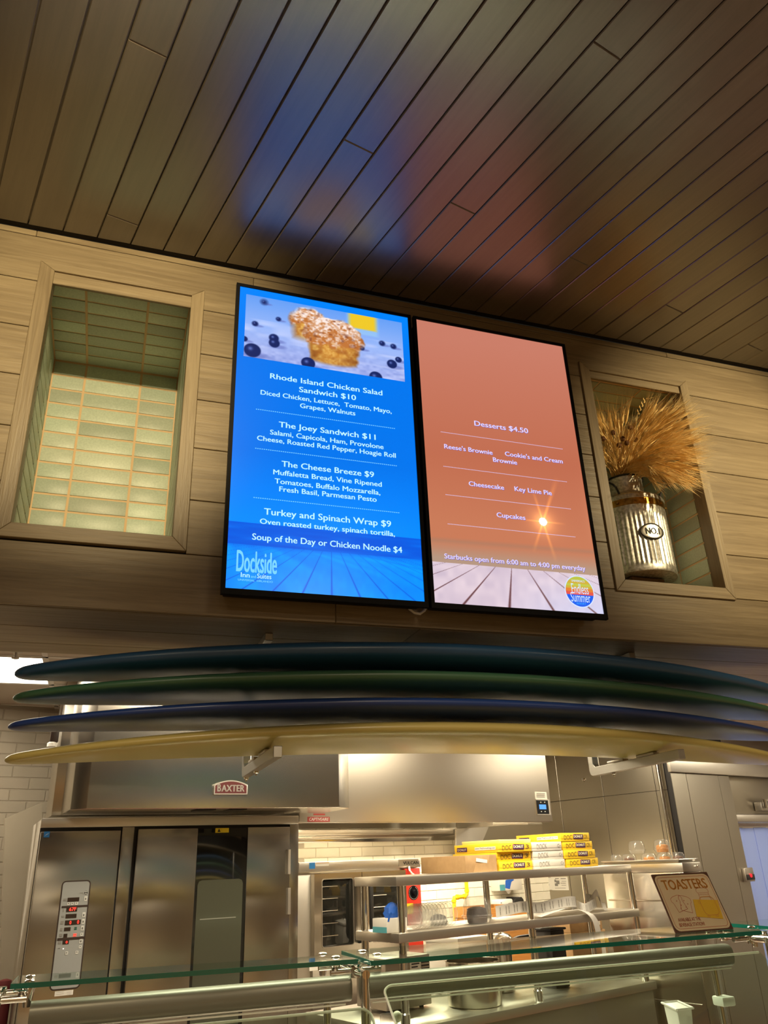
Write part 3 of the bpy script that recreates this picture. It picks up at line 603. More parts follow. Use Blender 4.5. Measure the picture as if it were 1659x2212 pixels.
# dried wheat
M_STRAW = speckle('wheat_straw', (.95, .68, .28), (.70, .44, .14), 30, .55, bump=.0)
M_AWN = mat('wheat_awn', (.98, .74, .36), .5)
M_POD = mat('dark_seed_head', (.12, .045, .012), .7)
wh = Thing('wheat_bunch', 'bushy bunch of dried golden wheat standing in the milk can, drooping right', 'dried plant', (CX0, CY0, CZ0+.40))
st, ea, aw = wh.mb(), wh.mb(), wh.mb()
def spike(mbx, p, q, r):
    d = (q-p).normalized(); s = d.cross(Vector((.3, .8, .5))).normalized()*r; s2 = d.cross(s).normalized()*r
    mbx.add([p+s, p-s*.5+s2*.87, p-s*.5-s2*.87, q], [(0, 1, 3), (1, 2, 3), (2, 0, 3)])
wr = random.Random(3)
targets = []
for i in range(400):
    u = wr.random()
    if u < .36: x, y, Y = wr.uniform(1288, 1395), wr.uniform(915, 1010), wr.uniform(2.30, 2.52)       # left and middle mass
    elif u < .80: x, y, Y = wr.uniform(1375, 1468), wr.uniform(900, 1005), wr.uniform(2.14, 2.44)     # right mass
    elif u < .90: x, y, Y = wr.uniform(1425, 1472), wr.uniform(950, 1035), wr.uniform(2.12, 2.24)
    else: x, y, Y = wr.uniform(1395, 1455), wr.uniform(1000, 1035), wr.uniform(2.14, 2.24)
    targets.append((x, y, Y, u))
for x, y, Y, u in targets:
    e = PY(x, y, Y)
    if Y > 2.26: e.x = max(min(e.x, 2.115), 1.685); e.z = min(e.z, 3.30)
    an = wr.random()*2*pi; m0 = Vector((CX0+.05*cos(an)*wr.random(), CY0+.05*sin(an)*wr.random(), CZ0+.38)); 
    dirv = e-m0; out = Vector((dirv.x, dirv.y, 0)); h = dirv.length
    c1 = m0+Vector((out.x*.12, out.y*.12, h*.55)); P0, P1, P2 = m0, c1, e
    pts = [P0*(1-t)**2+P1*2*t*(1-t)+P2*t*t for t in (0, .3, .6, .85, 1)]
    st.tube(pts, .0014, 3, False)
    d = (pts[-1]-pts[-2]).normalized(); dr = Vector((0, 0, -.35 if u > .8 else .02)); ln = wr.uniform(.055, .08); d = (d+dr*.6+Vector((.25 if x > 1400 else -.05, -.1, 0))*.6).normalized()
    tip = e+d*ln; s = d.cross(Vector((0, 0, 1))).normalized()
    if Y > 2.27: tip.x = max(min(tip.x, 2.118), 1.683); tip.z = min(tip.z, 3.36)
    d = (tip-e).normalized()
    ea.tube([e, e+d*ln*.25, e+d*ln*.7, tip], [.002, .0055, .005, .0012], 5, False)
    for k in range(14):
        f = wr.uniform(.1, 1); p = e+d*ln*f; w = Vector((wr.gauss(0, 1), wr.gauss(0, 1), wr.gauss(0, 1))).normalized()*.32
        q = p+(d+w).normalized()*wr.uniform(.06, .11)
        if q.y > 2.27: q.x = max(min(q.x, 2.12), 1.682); q.z = min(q.z, 3.375)
        spike(aw, p, q, .00075)
tag(st.build('stems', M_STRAW, wh.o, smooth=True), kind='stuff'); tag(ea.build('ears', M_STRAW, wh.o, smooth=True), kind='stuff'); tag(aw.build('awns', M_AWN, wh.o), kind='stuff')
for x, y in ((1362, 924), (1324, 935), (1345, 948), (1373, 950), (1337, 962), (1354, 957), (1303, 948)):
    p = PY(x, y, 2.27); wh.mb().lathe([(.002, -.011), (.009, -.006), (.011, 0), (.008, .008), (.003, .011)], p, 8).build('seed_head', M_POD, wh.o, smooth=True)
# the one ear that stands above the rest
p0, p1, p2, p3 = PY(1372, 925, 2.29), PY(1378, 896, 2.29), PY(1388, 877, 2.29), PY(1395, 862, 2.29)
tl = wh.mb(); tl.tube([Vector((CX0, CY0, CZ0+.4)), PY(1374, 960, 2.31), p0, p1], .0013, 4, False)
for i in range(8):
    q = p1.lerp(p3, i/8.); sd = (-1)**i; tl.tube([q, q+Vector((.006*sd, 0, .006)), q+Vector((.004*sd, 0, .016))], [.0015, .0036, .001], 5, False)
for q in (PY(1436, 836, 2.25), PY(1440, 853, 2.25), PY(1399, 857, 2.27)): spike(tl, p3, q, .0009)
tl.build('tall_ear', M_STRAW, wh.o, smooth=True)

# ================================================================== SURFBOARDS AND THEIR BRACKETS
def board_mat(name, c): 
    m = mat(name, c, .42, spec=.5, coat=.6); m.node_tree.nodes['Principled BSDF'].inputs['Coat Roughness'].default_value = .22
    b = m.node_tree.nodes['Principled BSDF']; tc = nd(m, 'ShaderNodeTexCoord'); n = nd(m, 'ShaderNodeTexNoise'); n.inputs['Scale'].default_value = 5; lk(m, tc.outputs['Object'], n.inputs['Vector'])
    mr = nd(m, 'ShaderNodeMapRange'); mr.inputs['To Min'].default_value = .36; mr.inputs['To Max'].default_value = .48; lk(m, n.outputs['Fac'], mr.inputs['Value']); lk(m, mr.outputs[0], b.inputs['Roughness']); return m
BOARDS = [('yellow', 'long pale yellow surfboard, lowest of the four stacked on the wall brackets', (.62, .50, .16), 1.080, 1.9625, 2.680, .066, .070),
          ('navy', 'long navy blue surfboard lying between the yellow and the green surfboards', (.016, .052, .25), 1.085, 2.0365, 2.700, .060, .056),
          ('green', 'long dark green surfboard lying between the navy and the teal surfboards', (.050, .150, .080), 1.104, 2.1175, 2.735, .068, .059),
          ('teal', 'long dark teal surfboard, topmost of the stack close under the wooden soffit', (.020, .088, .21), 1.138, 2.2015, 2.815, .084, .074)]
BYC, BWD = 2.42, .455
for nm, label, c, xc, zc, L, T, RK in BOARDS:
    ns, na = 72, 28; vs = []; fs = []
    for i in range(ns+1):
        s = -cos(pi*i/ns)*.9995; w = BWD/2*max(0, 1-s*s)**.56; th = T/2*(.42+.58*max(0, 1-abs(s)**2.4)); cl = max(0, 1-abs(s)**90)**.5; th *= cl; w = max(w*min(1, cl+.15), 1e-4)
        for k in range(na):
            a = 2*pi*k/na; ca, sa = cos(a), sin(a)
            vs.append((s*L/2, w*math.copysign(abs(ca)**.85, ca), th*math.copysign(abs(sa)**.8, sa)-RK*s*s))
    for i in range(ns):
        for k in range(na): fs.append((i*na+k, i*na+(k+1) % na, (i+1)*na+(k+1) % na, (i+1)*na+k))
    fs += [tuple(range(na))[::-1], tuple(range(ns*na, ns*na+na))]
    o = MB().add(vs, fs).build('surfboard', board_mat('gelcoat_'+nm, c), smooth=True, loc=(xc, BYC, zc)); o.data.set_sharp_from_angle(angle=radians(80))
    tag(o, label, 'surfboard', 'surfboards stacked on the brackets')
M_ALU = steel('satin_aluminium', (.62, .60, .55), .34, 1, .02)
for side, X, lab, bolts in (('l', .4455, 'silver C shaped bracket under the left half of the surfboard stack', ((535.6, 1682), (558.6, 1668.5))), ('r', 1.782, 'silver C shaped bracket under the right half of the surfboard stack', ((1319.5, 1683.5), (1376, 1671)))):
    t = Thing('surfboard_bracket', lab, 'bracket', (X, 2.70, ZS), group='brackets holding the surfboards'); h = .0125
    y0, y1, zb, zt = 2.20, 2.735, 1.8745, 1.9055
    ring = [(y0, zb), (y1-.02, zb), (y1-.006, zb+.006), (y1, zb+.02), (y1, ZS-.0005), (y0+.17, ZS-.0005), (y0+.17, ZS-.024), (y1-.03, ZS-.024), (y1-.03, zt+.012), (y1-.042, zt), (y0, zt)]
    t.mb().prism([(X+h, a, b) for a, b in ring], [(X-h, a, b) for a, b in ring]).build('frame', M_ALU, t.o, bevel=.0015, seg=1)
    for bx, by in bolts:
        y = PZ(bx, by, zb-.004).y
        m = t.mb(); m.lathe([(.006, -.0075), (.008, -.006), (.008, 0)], (X, y, zb), 10); m.lathe([(.0035, -.013), (.0035, -.007)], (X, y, zb), 8); m.build('bolt', M_CHROME, t.o, smooth=True)
    for y, z in ((2.38, 1.9055), (2.56, 1.9055)): t.box('pad', M_STEELD, X-h, X+h, y-.05, y+.05, z, z+.009, .002)
# sprinkler head below the soffit's back edge, and a short brown pipe by the hood
p = PY(35.5, 1405, 3.75)
sp = Thing('sprinkler_head', 'small ceiling sprinkler head above the bright troffer at far left', 'sprinkler', (p.x, 3.75, KCZ)); z0 = PY(35, 1421, 3.75).z
sp.mb().lathe([(.030, 0), (.028, -.006), (.012, -.010)], sp.base, 16).build('rosette', M_STEELD, sp.o, smooth=True)
sp.mb().tube([sp.base+Vector((0, 0, -.008)), Vector((p.x, 3.75, z0))], .006, 8).build('stem', M_STEELD, sp.o); sp.mb().lathe([(.016, 0), (.017, -.003), (.006, -.006)], (p.x, 3.75, z0), 12).build('deflector', M_STEELD, sp.o)

# ================================================================== KITCHEN
def thin(name, tint, rough, ior=1.5, haze=0., hazecol=(.8, .8, .8)):
    """sheet of clear material: light passes straight, the surface mirrors by Fresnel"""
    m = bpy.data.materials.new(name); m.use_nodes = True; nt = m.node_tree; nt.nodes.clear(); out = nd(m, 'ShaderNodeOutputMaterial')
    tr = nd(m, 'ShaderNodeBsdfTransparent'); tr.inputs[0].default_value = lin(tint); gl = nd(m, 'ShaderNodeBsdfGlossy'); gl.inputs['Roughness'].default_value = rough
    fr = nd(m, 'ShaderNodeFresnel'); fr.inputs['IOR'].default_value = ior; mx = nd(m, 'ShaderNodeMixShader')
    ge = nd(m, 'ShaderNodeNewGeometry'); om = nd(m, 'ShaderNodeMath', operation='SUBTRACT'); om.inputs[0].default_value = 1.; lk(m, ge.outputs['Backfacing'], om.inputs[1])
    pr = nd(m, 'ShaderNodeMath', operation='MULTIPLY'); lk(m, fr.outputs[0], pr.inputs[0]); lk(m, om.outputs[0], pr.inputs[1]); lk(m, pr.outputs[0], mx.inputs[0]); lk(m, gl.outputs[0], mx.inputs[2])
    if haze:
        df = nd(m, 'ShaderNodeBsdfDiffuse'); df.inputs[0].default_value = lin(hazecol); m2 = nd(m, 'ShaderNodeMixShader'); m2.inputs[0].default_value = haze
        lk(m, tr.outputs[0], m2.inputs[1]); lk(m, df.outputs[0], m2.inputs[2]); lk(m, m2.outputs[0], mx.inputs[1])
    else: lk(m, tr.outputs[0], mx.inputs[1])
    lk(m, mx.outputs[0], out.inputs[0]); return m
M_PANE = thin('shelf_glass', (.86, .95, .90), .02, 1.52)
M_FILM = thin('clear_film', (.95, .95, .94), .12, 1.6, .08)
M_RIMF = mat('frosted_rim', (.72, .70, .64), .25)
M_FILM2 = thin('clear_lid_film', (.97, .97, .96), .2, 1.7, .11)
M_STRIP = thin('strip_vinyl', (.62, .72, .95), .15, 1.45, .38, (.55, .65, .95))
M_BRIGHT = mat('pale_edge_glint', (.86, .86, .76), .25)  # pale colour paints the bright reflection on glass and bar edges
# --- troffers
for i, ((x0, x1, y0, y1), wtt) in enumerate(zip(TROFFERS, TROFFER_W)):
    lab = ['bright recessed ceiling light at far left behind the surfboard tips', 'recessed ceiling light over the aisle behind the soffit', 'recessed ceiling light before the steel column', 'recessed ceiling light behind the exhaust hood', 'recessed ceiling light just before the exhaust hood', 'recessed ceiling light at the far right end of the kitchen'][i]
    t = Thing('ceiling_light', lab, 'light', ((x0+x1)/2, (y0+y1)/2, KCZ+.011), group='kitchen ceiling lights')
    b = t.mb(); f = .014
    for r in ((x0, x1, y0, y0+f), (x0, x1, y1-f, y1), (x0, x0+f, y0+f, y1-f), (x1-f, x1, y0+f, y1-f)): b.box(r[0], r[1], r[2], r[3], KCZ-.003, KCZ+.011)
    b.build('frame', M_WHITE, t.o); t.box('diffuser', M_LAMP, x0+f, x1-f, y0+f, y1-f, KCZ+.002, KCZ+.006, 0)
    area('ceiling_light_lamp', ((x0+x1)/2, (y0+y1)/2, KCZ-.006), x1-x0-.05, y1-y0-.05, wtt, KITCHEN)

# --- rack oven (its own frame turned 8 degrees) and its hood
TB = radians(8.0); OC = 4.2
ka = lambda x, y, c=OC: KC(x, y, c, TB).x
kz = lambda x, y, c=OC: KC(x, y, c, TB).z
A0_, A1_ = ka(90, 1768), ka(645, 1761)
ov = Thing('rack_oven', 'tall stainless rack oven with red digital control panel and dark window door', 'oven', ((A0_+A1_)/2, 4.42, 0), TB)
ov.box('gap_backing', M_BLACKP, A0_+.002, A1_-.002, OC+.0125, OC+.0155, .11, 1.843, 0)  # black sheet added behind the panels to darken the gaps between them
ov.box('body', M_STEELV, A0_, A1_, OC+.016, 4.64, .10, 1.845, .004)
aP0, aP1, aD1 = ka(257, 1850), ka(287.5, 1850), ka(622, 1850)
ov.box('top_rail', M_STEEL, A0_, A1_, OC-.004, OC+.012, 1.806, 1.848, .003)
ov.box('pillar', M_STEELV, aP0+.004, aP1-.004, OC-.002, OC+.012, .12, 1.805, .003); ov.box('side_post', M_STEELV, aD1+.008, A1_, OC-.004, OC+.012, .12, 1.805, .003)
ov.box('control_door', M_STEELV, A0_+.004, aP0-.004, OC-.016, OC+.010, .14, 1.790, .004)
dz0, dz1 = .14, 1.792; aw0, aw1 = ka(421.5, 1850), ka(530, 1850)
b = ov.mb(); b.box(aP1+.010, aw0, OC-.03, OC+.010, dz0, dz1); b.box(aw1, aD1-.002, OC-.03, OC+.010, dz0, dz1); b.box(aw0, aw1, OC-.03, OC+.010, dz0, .5); door = b.build('door', M_STEELV, ov.o, bevel=.002)
ov.box('window', M_DGLASS, aw0+.001, aw1-.001, OC-.026, OC+.006, .501, dz1-.002, .001, door)
w0, w1 = ka(424, 1905), ka(521, 1905); wzt = kz(470, 1900)
rr = .02; ring = [(w0, .62), (w1, .62), (w1, wzt-rr), (w1-rr*.3, wzt-rr*.3), (w1-rr, wzt), (w0+rr, wzt), (w0+rr*.3, wzt-rr*.3), (w0, wzt-rr)]
M_INGL = mat('inner_oven_glass', (.060, .062, .042), .09, spec=.8)
ov.mb().prism([(x, OC-.0285, z) for x, z in ring], [(x, OC-.0262, z) for x, z in ring]).build('inner_pane', M_INGL, door)
pz0 = kz(470, 1984); ov.box('inner_shelf', mat('shelf_edge', (.22, .22, .18), .4), w0+.02, w1-.03, OC-.0292, OC-.0285, pz0, pz0+.004, 0, door)
for y0, y1 in ((1835, 1888), (1918, 1975)):
    p, q = KC(623, y0, OC-.03, TB), KC(623, y1, OC-.03, TB); ov.mb().tube([(p.x, OC-.033, p.z), (p.x, OC-.033, q.z)], .011, 10).build('hinge', M_STEELD, ov.o, smooth=True)
def label(t, nm, m, x0, y0, x1, y1, c, th, parent=None, k=.0012):
    a, d = KC(x0, y1, c, th), KC(x1, y0, c, th); return t.mb().box(a.x, d.x, c-k, c, a.z, d.z).build(nm, m, parent or t.o)
M_SKY = mat('sticker_blue', (.03, .22, .60), .4); M_YEL = mat('sticker_yellow', (.85, .66, .02), .4); M_LINES = mat('print_grey', (.22, .21, .19), .6)
st = label(ov, 'blue_sticker', M_SKY, 94, 1796, 108, 1809, OC-.0165, TB)
a, d = KC(96, 1806, OC-.018, TB), KC(106.5, 1799, OC-.018, TB)
ov.mb().add([(a.x, OC-.0182, a.z), (d.x-.006, OC-.0182, a.z+.008), (d.x, OC-.0182, d.z), (a.x+.007, OC-.0182, d.z-.007)], [(0, 1, 2, 3)]).build('star_mark', M_WHITE, st)
st = label(ov, 'yellow_sticker', M_YEL, 465, 1788.5, 494.5, 1799, OC-.0262, TB, door)
q = KC(470, 1794, OC, TB); ov.mb().add([(q.x-.008, OC-.0278, q.z-.008), (q.x+.008, OC-.0278, q.z-.008), (q.x, OC-.0278, q.z+.008)], [(0, 1, 2)]).build('warning_mark', M_INK, st)
# control panel: positions measured on the panel face
def cp(x, y): p = KC(100+x/10.06, 1880+y/10.06, OC-.018, TB); return p.x, p.z
xa, zt = cp(345, 232); xb, _ = cp(975, 232); zb = KC(140, 2138, OC-.018, TB).z
def rrect(x0, x1, z0, z1, r, n=4):
    o = []
    for cx, cz, t0 in ((x1-r, z1-r, 0), (x0+r, z1-r, 90), (x0+r, z0+r, 180), (x1-r, z0+r, 270)):
        o += [(cx+r*cos(radians(t0+90*i/n)), cz+r*sin(radians(t0+90*i/n))) for i in range(n+1)]
    return o
r1 = rrect(xa, xb, zb, zt, .018); r2 = rrect(xa+.0055, xb-.0055, zb+.0055, zt-.0055, .013)
ov.mb().prism([(x, OC-.0185, z) for x, z in r1][::-1], [(x, OC-.016, z) for x, z in r1][::-1]).build('panel_surround', mat('dark_brown_trim', (.035, .02, .014), .5), ov.o)
pan = ov.mb().prism([(x, OC-.0195, z) for x, z in r2][::-1], [(x, OC-.0185, z) for x, z in r2][::-1]).build('control_panel', mat('panel_grey', (.30, .31, .30), .45), ov.o)
M_LCD = mat('display_dark', (.03, .018, .012), .3); M_LED = mat('led_red', (0, 0, 0), .4, emit=(1, .05, .03), es=2.2); M_BTN = mat('button_white', (.62, .62, .58), .5)
yq = OC-.0203
def cbox(nm, m, x0, x1, y0, y1, parent=pan, y=yq):
    a, z1 = cp(x0, y0); a2, z0 = cp(x1, y1); a, a2 = sorted((a, a2)); return ov.mb().box(a, a2, y-.0006, y+.0006, z0, z1).build(nm, m, parent)
for q in ((465, 710, 597, 670), (440, 665, 817, 892), (425, 650, 955, 1030), (410, 572, 1090, 1185), (582, 740, 1078, 1172), (393, 520, 1243, 1315), (378, 450, 1382, 1460), (358, 485, 1524, 1600)): cbox('display', M_LCD, *q)
for s, x0, x1, y, cy in (('67F', 492, 655, 885, 800), ('0', 497, 548, 1172, 1095), ('0', 664, 716, 1162, 1080), ('0', 416, 466, 1590, 1530)):
    p, q = cp(x0, y), cp(x1, cy); text('digits', s, M_LED, pan, p[0], q[0], p[1], q[1]-p[1], yq-.0012, ov.base, .02)
for q in ((335, 895, 778, 790), (240, 825, 1476, 1488)): cbox('divider', mat('dark_brown_trim', 0), *q)
for x, y, w, h in ((855, 615, 26, 50), (815, 965, 26, 50), (800, 1110, 26, 50), (783, 1255, 26, 50), (766, 1395, 26, 30), (752, 1535, 26, 48), (736, 1663, 26, 30), (663, 1783, 26, 32), (441, 1800, 26, 32), (482, 730, 26, 26), (565, 726, 26, 26), (655, 722, 30, 28)):
    o = cbox('button', M_BTN, x-w, x+w, y-h, y+h); cbox('button_mark', M_INK, x-11, x+11, y-16, y-2, pan, yq-.001)
    if h > 40: cbox('button_mark', M_INK, x-14, x+8, y+8, y+24, pan, yq-.001)
for x, y, w, h, m in ((405, 640, 34, 24, M_LINES), (372, 870, 10, 30, M_LINES), (362, 1003, 26, 16, M_LINES), (345, 1135, 26, 34, M_LINES), (328, 1285, 20, 30, M_LINES), (315, 1408, 30, 28, M_LINES), (290, 1568, 28, 30, M_LINES), (280, 1692, 22, 6, M_LINES), (760, 490, 36, 5, M_LINES),
                      (637, 1243, 26, 9, mat('icon_green', (.01, .10, .07), .5)), (632, 1278, 26, 9, mat('icon_green', 0)), (622, 1388, 32, 9, M_LED), (614, 1425, 32, 9, M_LED), (368, 1704, 12, 10, mat('pilot_light', (0, 0, 0), .4, emit=(1, .9, .8), es=1.5))): cbox('mark', m, x-w, x+w, y-h, y+h)
px_, pz__ = cp(860, 488); ov.mb().add([(px_+.0075*cos(2*pi*i/16), yq-.0008, pz__+.0075*sin(2*pi*i/16)) for i in range(16)], [tuple(range(16))]).build('power_mark', M_INK, pan); cbox('mark', M_BTN, 838, 884, 462, 474, pan, yq-.0014); cbox('mark', M_BTN, 834, 880, 500, 512, pan, yq-.0014)
st = label(ov, 'paper_label', M_PAPER, 117.5, 2138, 158.5, 2152.5, OC-.0165, TB)
for y in (2142.5, 2146.5): label(ov, 'print_line', M_LINES, 121, y, 138, y+1.4, OC-.018, TB, st, .0005); label(ov, 'print_line', M_LINES, 144, y, 154, y+1.2, OC-.018, TB, st, .0005)
for a in (A0_+.06, A1_-.06):
    for c in (4.28, 4.58): ov.mb().tube([(a, c, 0), (a, c, .10)], .03, 10).build('foot', M_STEELD, ov.o)
HC = 3.9
hd = Thing('oven_hood', 'stainless box hood with a maroon badge above the rack oven', 'hood', ((A0_+A1_)/2, 4.1, 1.864), TB)
hL, hLf, hRf, hR = KC(151, 1747, HC+.06, TB).x, ka(186, 1747, HC), ka(732.5, 1747, HC), KC(754.5, 1747, HC+.06, TB).x; HZ = 1.866
pl = [(hL, 4.31), (hL, HC+.06), (hLf, HC), (hRf, HC), (hR, HC+.06), (hR, 4.31)]
inn = [(hL+.012, 4.30), (hL+.012, HC+.064), (hLf+.003, HC+.012), (hRf-.003, HC+.012), (hR-.012, HC+.064), (hR-.012, 4.30)]
hd.mb().prism([(a, c, HZ) for a, c in pl], [(a, c, 2.515) for a, c in pl]).build('canopy', M_STEELV, hd.o, bevel=.003, seg=1)
hd.box('rear_duct', M_STEELV, A0_+.05, A1_-.08, 4.315, 4.62, HZ, 2.515, .003)
for x0, x1 in ((424, 467), (496, 534)): hd.box('vent_slot', M_BLACKP, ka(x0, 1750, 3.95), ka(x1, 1750, 3.95), 3.95, 4.06, HZ-.003, HZ, .001)
p0, p1 = KC(460, 1717, HC, TB), KC(534, 1686, HC, TB)
def arch(x0, x1, z0, z1, rise, n=12): return [(x0, z0), (x1, z0)]+[(x1+(x0-x1)*i/n, z1-rise+rise*sin(pi*i/n)**.8) for i in range(n+1)]
r1 = arch(p0.x, p1.x, p0.z, p1.z, .022); r2 = arch(p0.x+.006, p1.x-.006, p0.z+.006, p1.z-.006, .020)
bdg = hd.mb().prism([(x, HC-.012, z) for x, z in r1], [(x, HC, z) for x, z in r1]).build('badge', M_ALU, hd.o, bevel=.0015, seg=1)
hd.mb().prism([(x, HC-.0128, z) for x, z in r2], [(x, HC-.0121, z) for x, z in r2]).build('badge_field', mat('maroon_enamel', (.075, .012, .012), .35), bdg)
text('badge_text', 'B', M_ALU, bdg, p0.x+.016, p0.x+.034, p0.z+.014, .035, HC-.0142, hd.base, .045); text('badge_text', 'AXTER', M_ALU, bdg, p0.x+.036, p1.x-.016, p0.z+.014, .030, HC-.0142, hd.base, .04)
M_DBR = mat('dark_brown_tube', (.030, .016, .012), .45)
q0, q1 = KC(121, 1566, HC+.16, TB), KC(121, 1603, HC+.16, TB)
hd.mb().box(q0.x-.018, q0.x+.018, HC+.145, HC+.175, q1.z, q0.z+.03).build('sensor_tube', M_DBR, hd.o, bevel=.002); hd.box('sensor_arm', M_DBR, q0.x+.0185, hL-.0005, HC+.15, HC+.17, q0.z+.005, q0.z+.028)
hd.mb().lathe([(.022, -.022), (.022, -.006), (.014, -.0005)], (q0.x-.006, HC+.16, q1.z), 14).build('sensor_cap', M_WHITE, hd.o, smooth=True)
# maroon bin at the left edge
rb0, rb1 = KC(-8, 2130, 4.5, TB), KC(27, 2130, 4.5, TB); rbx, rbr, rbz = (rb0.x+rb1.x)/2, (rb1.x-rb0.x)/2, KC(20, 2114, 4.5, TB).z
rb = Thing('waste_bin', 'dark maroon round bin at the far left edge beside the rack oven', 'bin', (rbx, 4.5, 0), TB)
M_MAR = mat('maroon_plastic', (.10, .010, .012), .45); rb.mb().lathe([(rbr*.8, 0), (rbr*.84, .01), (rbr, rbz-.06), (rbr*.97, rbz-.055)], rb.base, 24).build('body', M_MAR, rb.o, smooth=True)
rb.mb().lathe([(rbr*1.04, rbz-.054), (rbr*1.05, rbz-.03), (rbr*.8, rbz-.006), (rbr*.3, rbz)], rb.base, 24).build('lid', M_MAR, rb.o, smooth=True)
# flat panel with a sloped top left of the oven, coloured like the wall
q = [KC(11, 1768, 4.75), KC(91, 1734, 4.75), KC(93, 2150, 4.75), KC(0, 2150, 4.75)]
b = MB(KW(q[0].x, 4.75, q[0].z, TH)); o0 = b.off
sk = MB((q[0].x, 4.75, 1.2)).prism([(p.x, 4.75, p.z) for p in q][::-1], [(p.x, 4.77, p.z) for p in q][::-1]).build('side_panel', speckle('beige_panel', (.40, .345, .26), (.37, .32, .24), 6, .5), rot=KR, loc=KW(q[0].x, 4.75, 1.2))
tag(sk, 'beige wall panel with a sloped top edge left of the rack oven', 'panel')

# --- exhaust hood
EC = 4.0
e0, e1_ = KC(657, 1778, EC).x-.03, KC(1194, 1774, EC).x; EZ = 1.826
eh = Thing('exhaust_hood', 'wide stainless exhaust hood with blue lit control display at its right end', 'hood', ((e0+e1_)/2, 4.5, EZ), TH)
b = eh.mb(); b.box(e0, e1_, EC, EC+.02, EZ, 2.515); b.box(e0, e0+.02, EC+.02, 4.99, EZ, 2.515); b.box(e1_-.02, e1_, EC+.02, 4.99, EZ, 2.515); b.build('canopy', M_HOOD, eh.o, bevel=.002)
eh.box('inner_roof', M_STEELD, e0+.021, e1_-.021, EC+.021, 4.99, 2.2, 2.215, .002)
for i in range(4): eh.box('grease_filter', M_STEELD, e0+.08+.47*i, e0+.53+.47*i, 4.72, 4.78, 1.87, 2.18, .004)
eh.box('rear_gutter', M_STEEL, e0+.12, e1_-.02, 4.88, 4.992, 1.79, 1.826, .003); eh.box('wall_rail', M_CHROME, e0+.02, KC(984, 1795, 4.97).x, 4.975, 4.992, 1.745, 1.788, .002)
eh.box('lip', M_STEEL, e0, e1_, EC+.021, EC+.05, EZ-.004, EZ+.01, .002)
eh.box('work_light', M_LAMP, 3.9, 4.35, 4.35, 4.5, 2.17, 2.198, .003); area('exhaust_hood_lamp', KW(4.12, 4.42, 2.165), .4, .14, 26, KITCHEN, KR)
eh.box('work_light', M_LAMP, 2.95, 3.4, 4.35, 4.5, 2.17, 2.198, .003); area('exhaust_hood_lamp', KW(3.17, 4.42, 2.165), .4, .14, 40, KITCHEN, KR)
st = label(eh, 'paper_notice', M_PAPER, 1156.5, 1711, 1180, 1726, EC, TH)
for y in (1714, 1717.5, 1721): label(eh, 'print_line', M_LINES, 1159, y, 1177, y+1.2, EC-.0013, TH, st, .0005)
cn = label(eh, 'control_unit', M_STEELD, 1159.5, 1727, 1185, 1760.5, EC, TH, None, .006); label(eh, 'keypad', M_BEZEL, 1161.5, 1729, 1183, 1758, EC-.0062, TH, cn, .002)
label(eh, 'lit_display', mat('display_blue', (0, 0, 0), .3, emit=(.10, .36, 1.), es=1.3), 1165.5, 1738, 1179, 1748, EC-.0083, TH, cn, .001)
for x, y in ((1168, 1733), (1176.5, 1733), (1169.5, 1753), (1177.5, 1753)): label(eh, 'key', M_BTN, x-1, y-1, x+1, y+1, EC-.0083, TH, cn, .001)
st = label(eh, 'red_badge', mat('badge_red', (.30, .03, .02), .4), 664, 1764.5, 712, 1775.3, EC, TH); p, q = KC(667, 1773, EC), KC(709, 1766.5, EC)
text('badge_text', 'CAPTIVEAIRE', M_WHITE, st, p.x, q.x, p.z, q.z-p.z, EC-.002, eh.base, .02, slant=.2)
label(eh, 'red_badge', mat('badge_red', 0), 677, 1757.5, 702, 1761, EC, TH)
q = [KC(985, 1790, 4.86), KC(1056, 1786, 4.86), KC(1030, 1846, 4.86), KC(985, 1850, 4.86)]
eh.mb().prism([(p.x, 4.86, p.z) for p in q][::-1], [(p.x, 4.875, p.z) for p in q][::-1]).build('end_skirt', M_STEEL, eh.o, bevel=.001, seg=1)
label(eh, 'paper_notice', M_PAPER, 1065, 1776.5, 1140, 1782, EC+.06, TH)

MB().box(KC(992, 1800, CB-.008).x, AR-.001, CB-.009, CB-.0055, 1.52, 1.86).build('steel_sheet', M_CLAD, kback)
